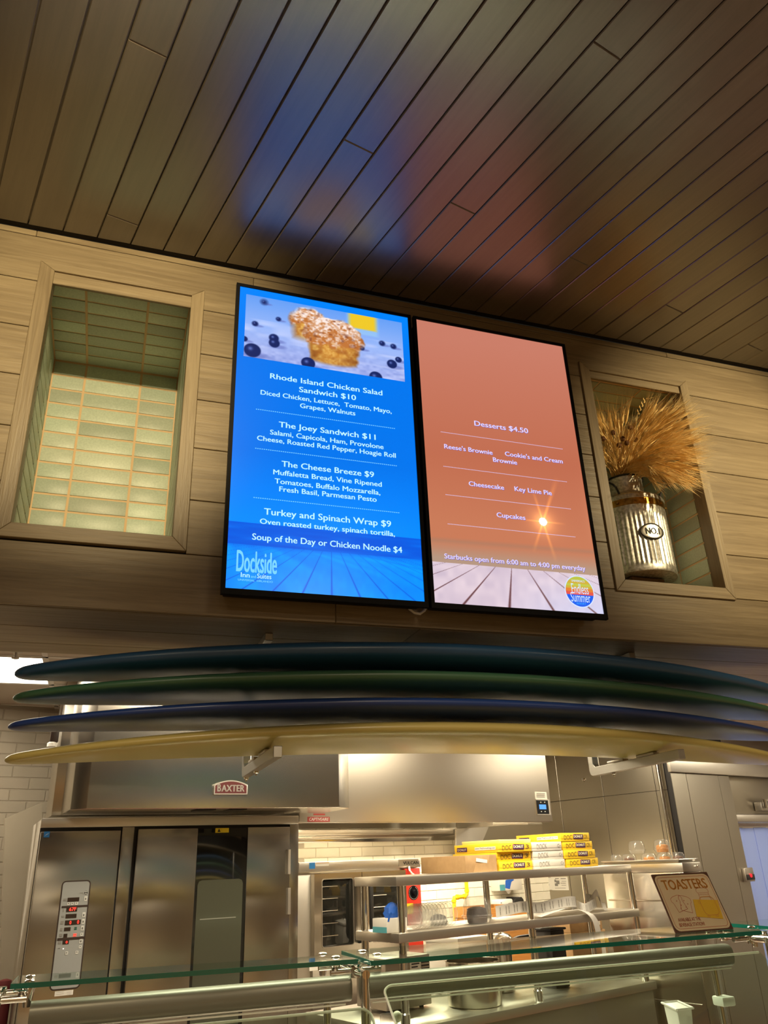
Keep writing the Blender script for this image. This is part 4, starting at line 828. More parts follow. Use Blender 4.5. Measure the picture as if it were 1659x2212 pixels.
# --- convection oven
VC = 4.4
va = lambda x, y, c=VC: KC(x, y, c).x
vz = lambda x, y, c=VC: KC(x, y, c).z
vL, vR, vS, vP = va(650, 1862)-.02, va(904, 1858), va(776, 1900), va(871, 1890)
vt = Thing('convection_oven', 'stainless double door convection oven with red control strip, black badge above', 'oven', ((vL+vR)/2, 4.7, 0), TH)
ZB_, ZT_ = 1.555, 1.622
vt.box('body', M_STEEL, vL, vR, VC+.012, 4.97, .72, 1.60, .003); vt.box('top_band', M_STEEL, vL-.006, vR, VC-.02, VC+.012, 1.568, ZT_, .004); vt.box('top', M_STEELD, vL, vR, VC+.013, 4.97, 1.601, 1.62, .003)
dL = vS-(vP-vS)+.002; dzb = 1.09
M_OVIN = mat('oven_cavity', (.045, .04, .033), .5)
def oven_door(x0, x1, wx0, wx1, hx):
    wz0, wz1 = vz(720, 2043), vz(720, 1899); r = rrect(wx0, wx1, wz0, wz1, .014)
    b = vt.mb(); b.box(x0, wx0, VC-.03, VC+.010, dzb, ZB_); b.box(wx1, x1, VC-.03, VC+.010, dzb, ZB_); b.box(wx0, wx1, VC-.03, VC+.010, dzb, wz0); b.box(wx0, wx1, VC-.03, VC+.010, wz1, ZB_)
    d = b.build('door', M_STEELV, vt.o)
    vt.box('window', M_DGLASS, wx0+.001, wx1-.001, VC-.016, VC-.012, wz0+.001, wz1-.001, .001, d)
    g = vt.mb(); q = rrect(wx0-.004, wx1+.004, wz0-.004, wz1+.004, .018)
    g.add([(x, VC-.033, z) for x, z in r]+[(x, VC-.033, z) for x, z in q]+[(x, VC-.03, z) for x, z in q], [(i, (i+1) % len(r), len(r)+(i+1) % len(r), len(r)+i) for i in range(len(r))]+[(len(r)+i, len(r)+(i+1) % len(r), 2*len(r)+(i+1) % len(r), 2*len(r)+i) for i in range(len(r))]); g.build('window_frame', M_STEELD, d)
    for k in range(5):
        z = wz0+.055+.066*k; vt.mb().tube([(wx0+.008, VC-.018, z), (wx0+.008+(wx1-wx0)*.5, VC-.018, z)], .0022, 6).build('rack', M_CHROME, d)
    h = vt.mb(); h.tube([(hx, VC-.03, wz1-.01), (hx, VC-.07, wz1-.018), (hx, VC-.075, wz1-.04), (hx, VC-.075, wz0+.04), (hx, VC-.07, wz0+.018), (hx, VC-.03, wz0+.01)], [.010, .013, .014, .014, .013, .010], 10); h.build('handle', M_BLACKP, d, smooth=True)
oven_door(dL, vS-.002, dL+.055, vS-.072, vS-.030); oven_door(vS+.002, vP-.003, vS+.072, vP-.05, vS+.034)
vt.box('lower_panel', M_STEEL, dL, vP, VC-.012, VC+.010, .75, dzb-.006, .003)
cs = vt.box('control_strip', M_RED, vP+.002, vR-.004, VC-.014, VC+.011, .76, 1.562, .002)
cd = Vector(((vP+vR)/2, VC-.014, vz(885, 1929)))
vt.mb().prism([(cd.x+.042*cos(2*pi*i/28), VC-.016, cd.z+.042*sin(2*pi*i/28)) for i in range(28)], [(cd.x+.042*cos(2*pi*i/28), VC-.014, cd.z+.042*sin(2*pi*i/28)) for i in range(28)]).build('dial_face', M_BEZEL, cs)
b = vt.mb()
for i in range(22):
    t = radians(-240+300*i/21); r_ = .036; b.box(cd.x+r_*cos(t)-.0018, cd.x+r_*cos(t)+.0018, VC-.0172, VC-.0162, cd.z+r_*sin(t)-.0018, cd.z+r_*sin(t)+.0018)
b.build('dial_marks', M_BTN, cs); vt.mb().tube([(cd.x, VC-.016, cd.z), (cd.x, VC-.04, cd.z)], [.019, .016], 16).build('knob', M_BEZEL, cs, smooth=True)
st = label(vt, 'yellow_sticker', M_YEL, 879, 1951, 892, 1975, VC-.0142, TH, cs)
for i in range(6): label(vt, 'print_line', M_LINES, 880.5, 1954+3.2*i, 890, 1955.2+3.2*i, VC-.0156, TH, st, .0004)
vt.mb().tube([KC(884, 1872, VC-.03), KC(885, 1880, VC-.04), KC(889, 1886, VC-.045), KC(894, 1890, VC-.045)], .006, 8).build('white_tie', M_WHITE, vt.o, smooth=True)
label(vt, 'blue_sticker', M_SKY, 668, 1863, 680.5, 1877, VC-.0205, TH); st = label(vt, 'rating_label', M_PAPER, 682, 1866.5, 710, 1871.5, VC-.0205, TH); label(vt, 'label_stripe', mat('stripe_orange', (.55, .22, .03), .5), 682, 1862.6, 710.5, 1865, VC-.0205, TH)
bd = label(vt, 'badge', M_STEELD, 861.5, 1855.5, 903, 1871.5, VC-.0205, TH, None, .003); p, q = KC(866, 1868, VC), KC(899, 1860, VC); text('badge_text', 'VULCAN', M_INK, bd, p.x, q.x, p.z, q.z-p.z, VC-.0245, vt.base, .03)
for a in (vL+.05, vR-.05):
    for c in (4.46, 4.9): vt.mb().tube([(a, c, 0), (a, c, .72)], .025, 10).build('leg', M_STEEL, vt.o, smooth=True)
st = label(vt, 'paper_label', M_PAPER, 668, 2082, 694, 2098, VC-.0125, TH)

# --- worktable with its double overshelf
TC = 3.3; tL, tR = 2.53, 4.485
tb_ = Thing('worktable', 'long stainless worktable with a double overshelf on tubular posts', 'table', (3.5, 3.7, 0), TH)
tb_.box('tabletop', M_STEEL, tL, tR, TC, 4.06, .868, .910, .004); tb_.box('undershelf', M_STEELD, tL+.05, tR-.05, TC+.05, 4.0, .25, .28, .003)
tb_.box('front_panel', M_STEELD, tL+.03, tR-.02, TC+.02, TC+.035, .35, .866, .002)
SH1, SH2 = (1.252, 1.2935), (1.4955, 1.5385)
tb_.box('shelf', M_STEEL, 2.573, 4.425, TC, TC+.355, *SH1, .004); tb_.box('shelf', M_STEEL, 2.570, 4.41, TC, TC+.355, *SH2, .004)
for x, y, c in ((866, 1950, TC+.03), (1141, 1930, TC+.03), (1366, 1930, TC+.03), (787, 1950, TC+.325), (1051, 1930, TC+.325), (1266, 1930, TC+.325)):
    a = KC(x, y, c).x
    for z0, z1 in ((.9105, SH1[0]), (SH1[1], SH2[0])): tb_.mb().tube([(a, c, z0), (a, c, z1)], .0185, 14).build('post', M_CHROME, tb_.o, smooth=True)
    tb_.mb().lathe([(.021, 0), (.023, .003), (.023, .05), (.019, .056)], (a, c, .9105), 14).build('post_foot', M_CHROME, tb_.o, smooth=True)
for a in (tL+.06, tR-.06):
    for c in (TC+.07, 3.98): tb_.mb().tube([(a, c, 0), (a, c, .868)], .022, 10).build('leg', M_STEELD, tb_.o, smooth=True)
# --- cartons on the top shelf
M_PURP = mat('logo_purple', (.055, .012, .06), .5); M_PINK = mat('logo_pink', (.62, .10, .22), .5); M_PEN = mat('pen_brown', (.16, .10, .02), .7); M_PENG = mat('pen_grey', (.30, .28, .26), .7); M_URL = mat('url_blue', (.05, .06, .22), .6)
SCALE_Z = SH2[1]+.0004
def side_text(nm, s, m, parent, t, a, c0, c1, z, cap, bold=.01):     # on a left face, reading towards the viewer
    src, xa, xb = text_mesh(s, bold); me = src.copy(); me.name = nm
    for v in me.vertices: v.co = Vector((a, c0-(v.co.x-xa)/(xb-xa)*(c0-c1), z+v.co.y*cap/CAP))-t.base
    me.materials.clear(); me.materials.append(m); o = bpy.data.objects.new(nm, me); COL.objects.link(o); o.parent = parent; return o
def carton(lab, m, x0, x1, yb, z0, c0=TC+.025, depth=.355, h=.0455, kind=None, group='donut cartons on the top shelf', mark=''):
    a0, a1 = KC(x0, yb, c0).x, KC(x1, yb, c0).x
    t = Thing('carton', lab, 'box', ((a0+a1)/2, c0+depth/2, z0), TH, group)
    t.box('tray', m, a0, a1, c0, c0+depth, z0, z0+h-.006, .001); t.box('lid', m, a0-.0015, a1+.0015, c0-.0015, c0+depth+.0015, z0+h*.30, z0+h, .0015)
    y = c0-.0027; w = a1-a0
    if kind == 'donut':
        lx = a0+w*.42; lz = z0+h*.32
        q = [(lx, lz-.002), (lx+.088, lz-.004), (lx+.092, lz+.022), (lx+.002, lz+.024)]
        lg = t.mb().add([(x, y, z) for x, z in q], [(0, 1, 2, 3)]).build('logo', M_PURP, t.o); text('logo_text', 'DONUT', M_YBOX2, lg, lx+.006, lx+.085, lz+.004, .014, y-.0005, t.base, .05)
        t.mb().add([(lx-.001, y-.0003, lz+.017), (lx+.011, y-.0003, lz+.019), (lx+.003, y-.0003, lz+.026)], [(0, 1, 2)]).build('logo_accent', M_PINK, lg)
        text('handwriting', 'DOC', M_PEN, t.o, a0+w*.10, a0+w*.38, z0+h*.2, .024, y, t.base, .0, rise=.03); text('handwriting', mark, M_PEN, t.o, a0+w*(.82 if mark == '3' else .80), a0+w*.92, z0+h*.32, .021, y, t.base, .0)
        xs = a0-.0027; lg = t.mb().add([(xs, c0+depth-.02, z0+.010), (xs, c0+depth-.105, z0+.009), (xs, c0+depth-.107, z0+.032), (xs, c0+depth-.022, z0+.032)], [(0, 1, 2, 3)]).build('logo', M_PURP, t.o)
        side_text('logo_text', 'DONUT', M_YBOX2, lg, t, xs-.0005, c0+depth-.028, c0+depth-.100, z0+.014, .012)
        lb = t.mb().box(xs-.0004, xs, c0+.02, c0+.185, z0+.014, z0+.030).build('label', M_PAPER, t.o); side_text('print', 'www.TheDonutKing.com', M_URL, lb, t, xs-.0008, c0+.182, c0+.024, z0+.019, .0085)
    elif kind == 'white':
        text('handwriting', 'DOCK', M_PENG, t.o, a0+w*.16, a0+w*.50, z0+h*.22, .025, y, t.base, .0, rise=.05); text('handwriting', mark, M_PENG, t.o, a0+w*.86, a0+w*.97, z0+h*.35, .018, y, t.base, .0)
    return t
M_YBOX2 = mat('logo_cream', (.85, .80, .62), .5)
Z = lambda k: SCALE_Z+.0464*k
carton('yellow donut carton, lowest of the left yellow stack beside the brown box', M_YBOX, 1079, 1151, 1880, Z(0), kind='donut', mark='3')
carton('yellow donut carton, second from the bottom of the left yellow stack', M_YBOX, 1076, 1149, 1880, Z(1), c0=TC+.034, kind='donut', mark='3')
carton('yellow donut carton topping the left yellow stack, web address on its side', M_YBOX, 1081, 1152.5, 1880, Z(2), c0=TC+.015, kind='donut', mark='3')
carton('pale cream carton lying flat on the left yellow stack', mat('cream_carton', (.80, .66, .26), .5), 1083, 1152, 1880, Z(3), c0=TC+.06, depth=.3, h=.018)
for k, w_ in enumerate(('lowest', 'middle', 'topmost')): carton('white carton marked DOCK, %s of the white stack' % w_, M_WBOX, 1155.5-1.2*k, 1221-1.5*k, 1876, Z(k), c0=TC+.02+.004*(k % 2), kind='white', mark='Cr')
for k, w_ in enumerate(('lowest of', 'second lowest of', 'third up in', 'topmost of')): carton('yellow donut carton, %s the right yellow stack of four' % w_, M_YBOX, 1225-2.0*k, 1293-4*k, 1873.5, Z(k), c0=TC+.025-.004*(k % 2), kind='donut', mark='CR')
a0, a1 = KC(1007, 1887, TC+.02).x, KC(1075, 1887, TC+.02).x; zt = KC(1007, 1848, TC+.02).z
cb = Thing('cardboard_box', 'plain brown cardboard box left of the yellow donut cartons', 'box', ((a0+a1)/2, TC+.2, SCALE_Z), TH)
cb.box('box', M_CARD, a0, a1, TC+.02, TC+.385, SCALE_Z, zt, .002); y = TC+.0185
zf = lambda f: SCALE_Z+(zt-SCALE_Z)*f
cb.mb().prism([(x, y, z) for x, z in ((a0+.05, zf(0)), (a1-.002, zf(0)), (a1-.002, zf(.98)), (a1-.05, zf(.98)), (a1-.055, zf(.55)), (a0+.075, zf(.5)))], [(x, y+.0012, z) for x, z in ((a0+.05, zf(0)), (a1-.002, zf(0)), (a1-.002, zf(.98)), (a1-.05, zf(.98)), (a1-.055, zf(.55)), (a0+.075, zf(.5)))]).build('tuck_flap', M_CARD, cb.o)
lb = cb.mb().prism([(x, y-.0006, z) for x, z in ((a0+.075, zf(.62)), (a0+.155, zf(.5)), (a0+.158, zf(.70)), (a0+.078, zf(.83)))], [(x, y, z) for x, z in ((a0+.075, zf(.62)), (a0+.155, zf(.5)), (a0+.158, zf(.70)), (a0+.078, zf(.83)))]).build('label', M_PAPER, cb.o)
# --- lower shelf
Z1 = SH1[1]+.0004
a0, a1, c0 = KC(836, 2012, TC+.06).x, KC(880, 2010, TC+.06).x, TC+.06; zt = KC(836, 1985, c0).z
gb = Thing('glove_box', 'white and turquoise box of blue gloves at the left end of the lower shelf', 'box', ((a0+a1)/2, c0+.06, Z1), TH)
gb.box('box', M_WBOX, a0, a1, c0, c0+.115, Z1, zt, .002)
gb.box('turquoise_panel', mat('turquoise_print', (.08, .34, .38), .5), a0-.0012, a0-.0002, c0+.001, c0+.114, Z1+.001, Z1+(zt-Z1)*.42, 0)
gb.mb().add([(a0+.004, c0-.0008, Z1+.05), (a0+.012, c0-.0008, Z1+.075), (a0+.028, c0-.0008, Z1+.09), (a0+.036, c0-.0008, Z1+.082), (a0+.022, c0-.0008, Z1+.07), (a0+.014, c0-.0008, Z1+.048)], [(0, 1, 2, 3, 4, 5)]).build('printed_mark', M_BLUE, gb.o)
b = gb.mb(); gx = a0+.075
b.lathe([(.012, -.004), (.03, .0), (.038, .02), (.033, .045), (.018, .062), (.004, .068)], (gx, c0+.055, zt), 12, True, lambda r, z, k, i: r*(1+.22*sin(k*2.3+i*1.7))); b.build('glove', M_BLUE, gb.o, smooth=True)
sa0, sa1 = KC(884, 2008, TC+.07).x, KC(990, 2003, TC+.07).x; zc = Z1+.0578
ls = Thing('plastic_container_stack', 'row of nested clear plastic containers lying on the lower shelf', 'container', ((sa0+sa1)/2, TC+.1, Z1), TH)
NL_ = 12
for i in range(NL_):
    a = sa0+(sa1-sa0-.08)*(i/(NL_-1.))**1.15; r0, r1_ = .045, .054; pr_ = []
    b = ls.mb(); n = 14; vs = []
    for (da, r) in ((0, r0), (.07, r1_), (.073, r1_+.001)):
        for k in range(n):
            e = 1+.035*cos(k*pi); vs.append((a+da, TC+.118+r*e*cos(2*pi*k/n), zc+r*e*sin(2*pi*k/n)))
    b.add(vs, [(j*n+k, j*n+(k+1) % n, (j+1)*n+(k+1) % n, (j+1)*n+k) for j in range(2) for k in range(n)]+[tuple(range(n))]); cto = b.build('container', M_FILM2, ls.o, smooth=True)
    ls.mb().tube([(a+.0735, TC+.118+.0562*cos(2*pi*k/14), zc+.0562*sin(2*pi*k/14)) for k in range(15)], .0011, 4, False).build('rim', M_RIMF, cto)
p = KC(950, 1990, TC+.24)
nv = Thing('navy_cloth', 'crumpled navy blue cloth behind the nested clear containers', 'cloth', (p.x, TC+.25, Z1), TH); zt = KC(950, 1976, TC+.24).z
b = nv.mb(); vs = []; n = 16; zz = zt-Z1
for j, (rx, z) in enumerate(((.045, 0), (.05, .3), (.048, .62), (.04, .86), (.02, 1.))):
    for k in range(n): vs.append((p.x+(rx+.008*sin(3*k+j))*cos(2*pi*k/n), TC+.25+(rx*.6+.006*cos(2*k+j))*sin(2*pi*k/n), Z1+zz*z*(1+.10*sin(k*1.1+j*.8)*(z > .2))))
b.add(vs, [(j*n+k, j*n+(k+1) % n, (j+1)*n+(k+1) % n, (j+1)*n+k) for j in range(4) for k in range(n)]+[tuple(range(n))[::-1], tuple(range(4*n, 5*n))]); b.build('cloth', mat('navy_cotton', (.018, .02, .05), .9), nv.o, smooth=True)
def dome(name, lab, a, c, z, r, h, fill, th=TH, group=None, fh=.4, tilt=0.):
    t = Thing(name, lab, 'container', (a, c, z), th, group); n = 20
    rib = lambda rr, zz, k, i: rr*(1+.03*(k % 2))
    t.mb().lathe([(r*.86, 0), (r, h*.22), (r*1.14, h*.26), (r*1.14, h*.30), (r, h*.33), (r*.97, h*.7), (r*.8, h*.93), (r*.5, h)], t.base, n, True, rib).build('clear_shell', M_FILM, t.o, smooth=True)
    if fill: t.mb().lathe([(r*.72, h*.03), (r*.78, h*fh*.5), (r*.70, h*fh*.9), (r*.3, h*fh)], t.base, 14).build('pastry', fill, t.o, smooth=True)
    return t
M_CHOC = speckle('chocolate_cake', (.035, .014, .008), (.018, .007, .004), 90, .6); M_ORNG = speckle('orange_cake', (.60, .25, .04), (.42, .15, .02), 90, .6); M_BRN = speckle('brown_cake', (.16, .06, .025), (.09, .035, .015), 90, .6)
p = KC(1032, 1999, TC+.11); dome('pastry_container', 'clear domed container with dark chocolate cake on the lower shelf', p.x, TC+.11, Z1, .072, .125, M_CHOC, fh=.62)
# receipt paper ribbons
M_RCPT = speckle('receipt_paper', (.56, .54, .50), (.52, .50, .46), 30, .7)
def ribbon(lab, pts, width, wdir, marks=True):
    P = [Vector(p) for p in pts]; Q = []
    for i in range(len(P)-1):                                   # Catmull-Rom
        p0, p1, p2, p3 = P[max(i-1, 0)], P[i], P[i+1], P[min(i+2, len(P)-1)]
        for t in (0, .2, .4, .6, .8): Q.append(.5*((2*p1)+(p2-p0)*t+(2*p0-5*p1+4*p2-p3)*t*t+(3*p1-p0-3*p2+p3)*t**3))
    Q.append(P[-1])
    for q in Q:
        if q.y > TC-.004: q.z = max(q.z, Z1+.0012)
    t = Thing('receipt_strip', lab, 'paper', P[0], TH, 'receipt paper on the lower shelf')
    wd = [Vector(w) for w in wdir]; vs = []
    for i, q in enumerate(Q):
        f = i/(len(Q)-1)*(len(wd)-1); k = min(int(f), len(wd)-2); w = (wd[k].lerp(wd[k+1], f-k)).normalized()*width; vs += [q, q+w]
    t.mb().add(vs, [(2*i, 2*i+2, 2*i+3, 2*i+1) for i in range(len(Q)-1)]).build('paper', M_RCPT, t.o, smooth=True)
    if marks:
        b = t.mb()
        for i in range(2, len(Q)-2):
            if i % 3 == 0: continue
            q = Q[i]; w = vs[2*i+1]-q; d = (Q[i+1]-q)*.22
            for s in (0.15, .5): o_ = Vector((0, -.0012, .0002)); b.add([q+w*s+o_, q+w*(s+.32)+o_, q+w*(s+.32)+d+o_, q+w*s+d+o_], [(0, 1, 2, 3)])
        b.build('print', M_LINES, t.o)
K3 = lambda x, y, c: KC(x, y, c)
ribbon('printed receipt strip arching across the lower shelf from left to a curl', [K3(1072, 1982.5, TC+.05), K3(1100, 1977, TC+.06), K3(1130, 1971, TC+.075), K3(1165, 1973, TC+.09), K3(1195, 1966, TC+.07), K3(1225, 1960, TC+.05), K3(1243, 1959, TC+.05), K3(1246, 1961, TC+.08), K3(1235, 1965, TC+.10)], .055, [(0, 0, 1), (0, .05, 1)])
ribbon('blank receipt strip hanging down over the front of the lower shelf', [K3(1169, 1981, TC+.02), K3(1200, 1970, TC+.03), K3(1228, 1962, TC+.03), K3(1252, 1966, TC+.01), K3(1270, 1976, TC-.012), K3(1281, 1992, TC-.016), K3(1287, 2016, TC-.016)], .055, [(0, 1, .1), (.2, 1, .0), (1, .15, 0), (-1, .0, 0) if False else (1, .1, .0)], False)
ribbon('curled receipt strip end standing at the right of the lower shelf', [K3(1247, 1962, TC+.10), K3(1258, 1968, TC+.05), K3(1268, 1972, TC+.03), K3(1280, 1966, TC+.06), K3(1290, 1958, TC+.12), K3(1280, 1952, TC+.17), K3(1266, 1950, TC+.16)], .05, [(0, .3, 1), (.2, .1, 1)])
ribbon('twisted loop of receipt strip beside the right rear shelf post', [K3(1270, 1960, TC+.10), K3(1280, 1945, TC+.10), K3(1290, 1936, TC+.12), K3(1296, 1948, TC+.14), K3(1302, 1962, TC+.10), K3(1312, 1970, TC+.08)], .045, [(.6, .3, .6), (.2, .4, 1)], False)
# --- things on the tabletop
ZT = .9105
p = KC(1026, 2187, TC+.12); Rp = (KC(1069, 2160, TC+.30).x-KC(983, 2160, TC+.30).x)/2*.985
pc_ = KZ(1026, 2186, ZT)
pc_.x = KC(1026, 2160, pc_.y+Rp).x
pot = Thing('stock_pot', 'shiny straight sided steel pot on the worktable under the shelves', 'pot', (pc_.x, pc_.y+Rp, ZT), TH)
pot.mb().lathe([(Rp*.93, 0), (Rp*.98, .006), (Rp, .02), (Rp, .20), (Rp*1.025, .203), (Rp*1.02, .207), (Rp*.97, .205), (Rp*.96, .02), (Rp*.9, .012)], pot.base, 40).build('body', steel('pot_steel', (.62, .58, .48), .22, 2, .02), pot.o, smooth=True)
p = KC(1083, 2075, 3.72)
sp_ = Thing('lidded_saucepan', 'chrome saucepan with domed lid and black handle on the worktable', 'pot', (p.x, 3.72, ZT), TH); zl = KC(1083, 2028, 3.72).z
sp_.mb().lathe([(.062, 0), (.066, .004), (.066, zl-ZT)], sp_.base, 28).build('body', M_CHROME, sp_.o, smooth=True); sp_.mb().lathe([(.074, 0), (.074, .006), (.06, .022), (.03, .034), (.012, .037), (.012, .05), (.02, .056), (.004, .06)], (p.x, 3.72, zl+.0005), 28).build('lid', M_CHROME, sp_.o, smooth=True)
sp_.mb().tube([(p.x+.07, 3.70, zl-.01), (p.x+.12, 3.68, zl), (p.x+.19, 3.66, zl+.005)], [.008, .012, .010], 8).build('handle', M_BLACKP, sp_.o, smooth=True)
a0, a1 = KC(989, 2027, 3.75).x, KC(1051, 2027, 3.75).x; zt = KC(989, 2027, 3.75).z
wb = Thing('white_container', 'square white lidded container on the worktable behind the shelf posts', 'container', ((a0+a1)/2, 3.9, ZT), TH); wb.box('body', M_WBOX, a0, a1, 3.75, 4.04, ZT, zt-.03, .006); wb.box('lid', M_WBOX, a0-.006, a1+.006, 3.744, 4.046, zt-.0295, zt, .005)
a0, a1 = KC(1191, 2030, 3.54).x, KC(1226, 2030, 3.54).x; zt = KC(1210, 2004, 3.54).z
kb = Thing('black_bin', 'black open bin on the worktable left of the brown cartons', 'bin', ((a0+a1)/2, 3.61, ZT), TH); kb.box('body', M_BLACKP, a0+.01, a1-.01, 3.55, 3.67, ZT, zt-.012, .006); kb.box('rim', M_BLACKP, a0, a1, 3.54, 3.68, zt-.0115, zt, .004)
for (x0, x1, y0, y1, lab, c) in ((1233, 1308, 2016, 2068, 'brown cardboard carton, lower of two at the right of the worktable', 3.70), (1230, 1300, 1992, 2016, 'brown cardboard carton, upper of two at the right of the worktable', 3.70)):
    a0, a1, zt = KC(x0, y0, c).x, KC(x1, y0, c).x, KC(x0, y0, c).z; z0 = ZT if y1 > 2050 else KC(1233, 2016, 3.70).z+.0006
    t = Thing('supply_carton', lab, 'box', ((a0+a1)/2, c+.15, z0), TH, 'brown cartons on the worktable'); t.box('box', M_CARD, a0, a1, c, c+.3, z0, zt, .003); t.box('tape', speckle('packing_tape', (.5, .34, .18), (.46, .3, .15), 20, .3), a0-.0006, a1+.0006, c+.13, c+.17, z0+.01, zt+.0006, 0)
    t.box('label', M_PAPER, a1-.06, a1-.02, c-.0012, c-.0002, z0+(zt-z0)*.45, zt-.012, 0)
a0, a1 = KC(835, 2090, TC+.35).x, KC(932, 2090, TC+.35).x; zt = KC(880, 2066, TC+.35).z
ap = Thing('countertop_appliance', 'low grey appliance with a white data label at the left of the worktable', 'appliance', ((a0+a1)/2, TC+.5, ZT), TH); ap.box('body', M_STEELD, a0, a1, TC+.36, TC+.62, ZT+.012, zt, .006)
st = ap.box('data_label', M_PAPER, a0+(a1-a0)*.54, a0+(a1-a0)*.78, TC+.3585, TC+.3598, zt-.075, zt-.012, 0)
for i in range(4): ap.box('print_line', M_INK, a0+(a1-a0)*.57, a0+(a1-a0)*(.75-.04*(i % 2)), TC+.3578, TC+.3584, zt-.07+.014*i, zt-.064+.014*i, 0, st)
for i in range(4): ap.box('vent_slot', M_INK, a0+(a1-a0)*.80, a0+(a1-a0)*.97, TC+.3585, TC+.3598, zt-.07+.015*i, zt-.063+.015*i, 0)
for a in (a0+.04, a1-.04): ap.mb().tube([(a, TC+.40, ZT), (a, TC+.40, ZT+.013)], .012, 8).build('foot', M_BLACKP, ap.o)
# --- wall counter behind, with the wooden crate
bc = Thing('back_counter', 'steel counter along the tiled back wall', 'counter', (4.6, 4.7, 0), TH); bc.box('top', M_STEEL, 3.95, 5.45, 4.45, 4.98, .87, .905, .004); bc.box('front', M_STEELD, 3.99, 5.41, 4.48, 4.97, .1, .869, .003)
for a in (4.0, 5.4): bc.box('leg', M_STEELD, a-.02, a+.02, 4.5, 4.54, 0, .099, .002)
a0, a1 = KC(1062, 1975, 4.5).x, KC(1150, 1975, 4.5).x; zt = KC(1090, 1958, 4.5).z
cr = Thing('wooden_crate', 'tall orange brown wooden crate on the back counter below the dispensers', 'crate', ((a0+a1)/2, 4.7, .9055), TH); M_ORW = grain('orange_pine', (.48, .22, .05), (.30, .12, .025), 0, .5, .1)
nrow = 5; hh = (zt-.906)/nrow
for i in range(nrow): cr.box('slat', M_ORW, a0, a1, 4.5, 4.512, .906+hh*i+.004, .906+hh*(i+1)-.004, .001, seg=1); cr.box('slat', M_ORW, a0, a0+.012, 4.513, 4.9, .906+hh*i+.004, .906+hh*(i+1)-.004, .001, seg=1)
for a in (a0+.014, a1-.03): cr.box('corner_post', M_ORW, a, a+.016, 4.513, 4.53, .906, zt-.005, .001); 
cr.box('back', M_ORW, a0+.013, a1, 4.89, 4.9, .906, zt-.005, .001); cr.box('side', M_ORW, a1-.012, a1, 4.531, 4.888, .906, zt-.005, .001)
# --- on the tiled wall
WC = CB-.005
def onwall(x0, y0, x1, y1, d): a, b_ = KC(x0, y1, WC-d), KC(x1, y0, WC-d); return a.x, b_.x, a.z, b_.z
x0, x1, z0, z1 = onwall(1080, 1895, 1126, 1925, .1)
gd = Thing('glove_dispenser', 'white wall dispenser with blue gloves printed and poking out below', 'dispenser', ((x0+x1)/2, WC-.06, z0), TH); gd.box('box', M_WBOX, x0, x1, WC-.1, WC, z0, z1, .003)
gd.mb().add([(x0+.06, WC-.1012, z0+.02), (x0+.11, WC-.1012, z0+.01), (x0+.135, WC-.1012, z0+.06), (x0+.17, WC-.1012, z1-.015), (x0+.14, WC-.1012, z1-.004), (x0+.07, WC-.1012, z0+.075)], [(0, 1, 2, 3, 4, 5)]).build('printed_glove', M_BLUE, gd.o)
gd.box('printed_band', mat('turquoise_print', 0), x0+.002, x0+.06, WC-.1008, WC-.1002, z0+.003, z0+.045, 0)
gd.mb().lathe([(.022, .0), (.018, -.012), (.006, -.024)], ((x0+x1)/2, WC-.07, z0), 10).build('glove_cuff', M_WHITE, gd.o, smooth=True)
x0, x1, z0, z1 = onwall(1081, 1941, 1108, 1961, .1)
sd = Thing('soap_dispenser', 'white soap dispenser on the tiled wall beside the black one', 'dispenser', ((x0+x1)/2, WC-.05, z0), TH); sd.box('housing', M_WHITE, x0, x1, WC-.1, WC, z0+.012, z1, .012); sd.box('window', M_LINES, x0+.008, x0+.02, WC-.1012, WC-.099, z0+.03, z1-.02, 0); sd.box('push_bar', M_STEELD, x0+(x1-x0)*.6, x1-.008, WC-.108, WC-.1, z0, z0+.03, .003)
x0, x1, z0, z1 = onwall(1111, 1937, 1131, 1959, .11)
td = Thing('towel_dispenser', 'black towel dispenser on the tiled wall right of the soap', 'dispenser', ((x0+x1)/2, WC-.05, z0), TH)
rg = [(x0, z0), (x1, z0), (x1, z1-.02), (x1-.02, z1), (x0+.03, z1), (x0, z1-.03)]; td.mb().prism([(x, WC-.11, z) for x, z in rg], [(x, WC, z) for x, z in rg]).build('housing', M_BLACKP, td.o, bevel=.005); td.box('slot', M_DARK, x0+.02, x1-.02, WC-.105, WC-.02, z0-.004, z0, .001)
M_PIPE = mat('yellow_pipe_paint', (.80, .55, .01), .35); cpp = 4.93
gp = Thing('gas_pipe', 'bright yellow painted gas pipe with a double bend on the wall', 'pipe', (KC(982, 1984, cpp).x, cpp, .9), TH)
q = [KC(1007, 1862, cpp), KC(1008.5, 1924, cpp), KC(1003, 1936, cpp), KC(988, 1938.5, cpp), KC(980.5, 1946, cpp), KC(983, 1990, cpp)]; q[2].z = q[3].z = (q[2].z+q[3].z)/2; q[0].x = q[1].x; q[5].x = q[4].x
gp.mb().tube([(q[0].x, 4.99, q[0].z), (q[0].x, cpp, q[0].z), q[1], (q[1].x-.004, cpp, q[1].z-.025), q[2], q[3], (q[4].x+.004, cpp, q[4].z+.02), q[4], q[5], (q[5].x, cpp, .98)], .0145, 12).build('pipe', M_PIPE, gp.o, smooth=True)
for c_, d_ in ((q[1], (0, 0, 1)), ((q[2]), (1, 0, 0)), (q[3], (1, 0, 0)), (q[4], (0, 0, 1))): d_ = Vector(d_)*.009; c_ = Vector(c_); gp.mb().tube([c_-d_, c_+d_], .0185, 12).build('collar', M_PIPE, gp.o, smooth=True)
tag(gp.mb().tube([(q[5].x, cpp, .96), (q[5].x, cpp, .99)], .018, 12).build('floor_fitting', M_PIPE, gp.o, smooth=True))
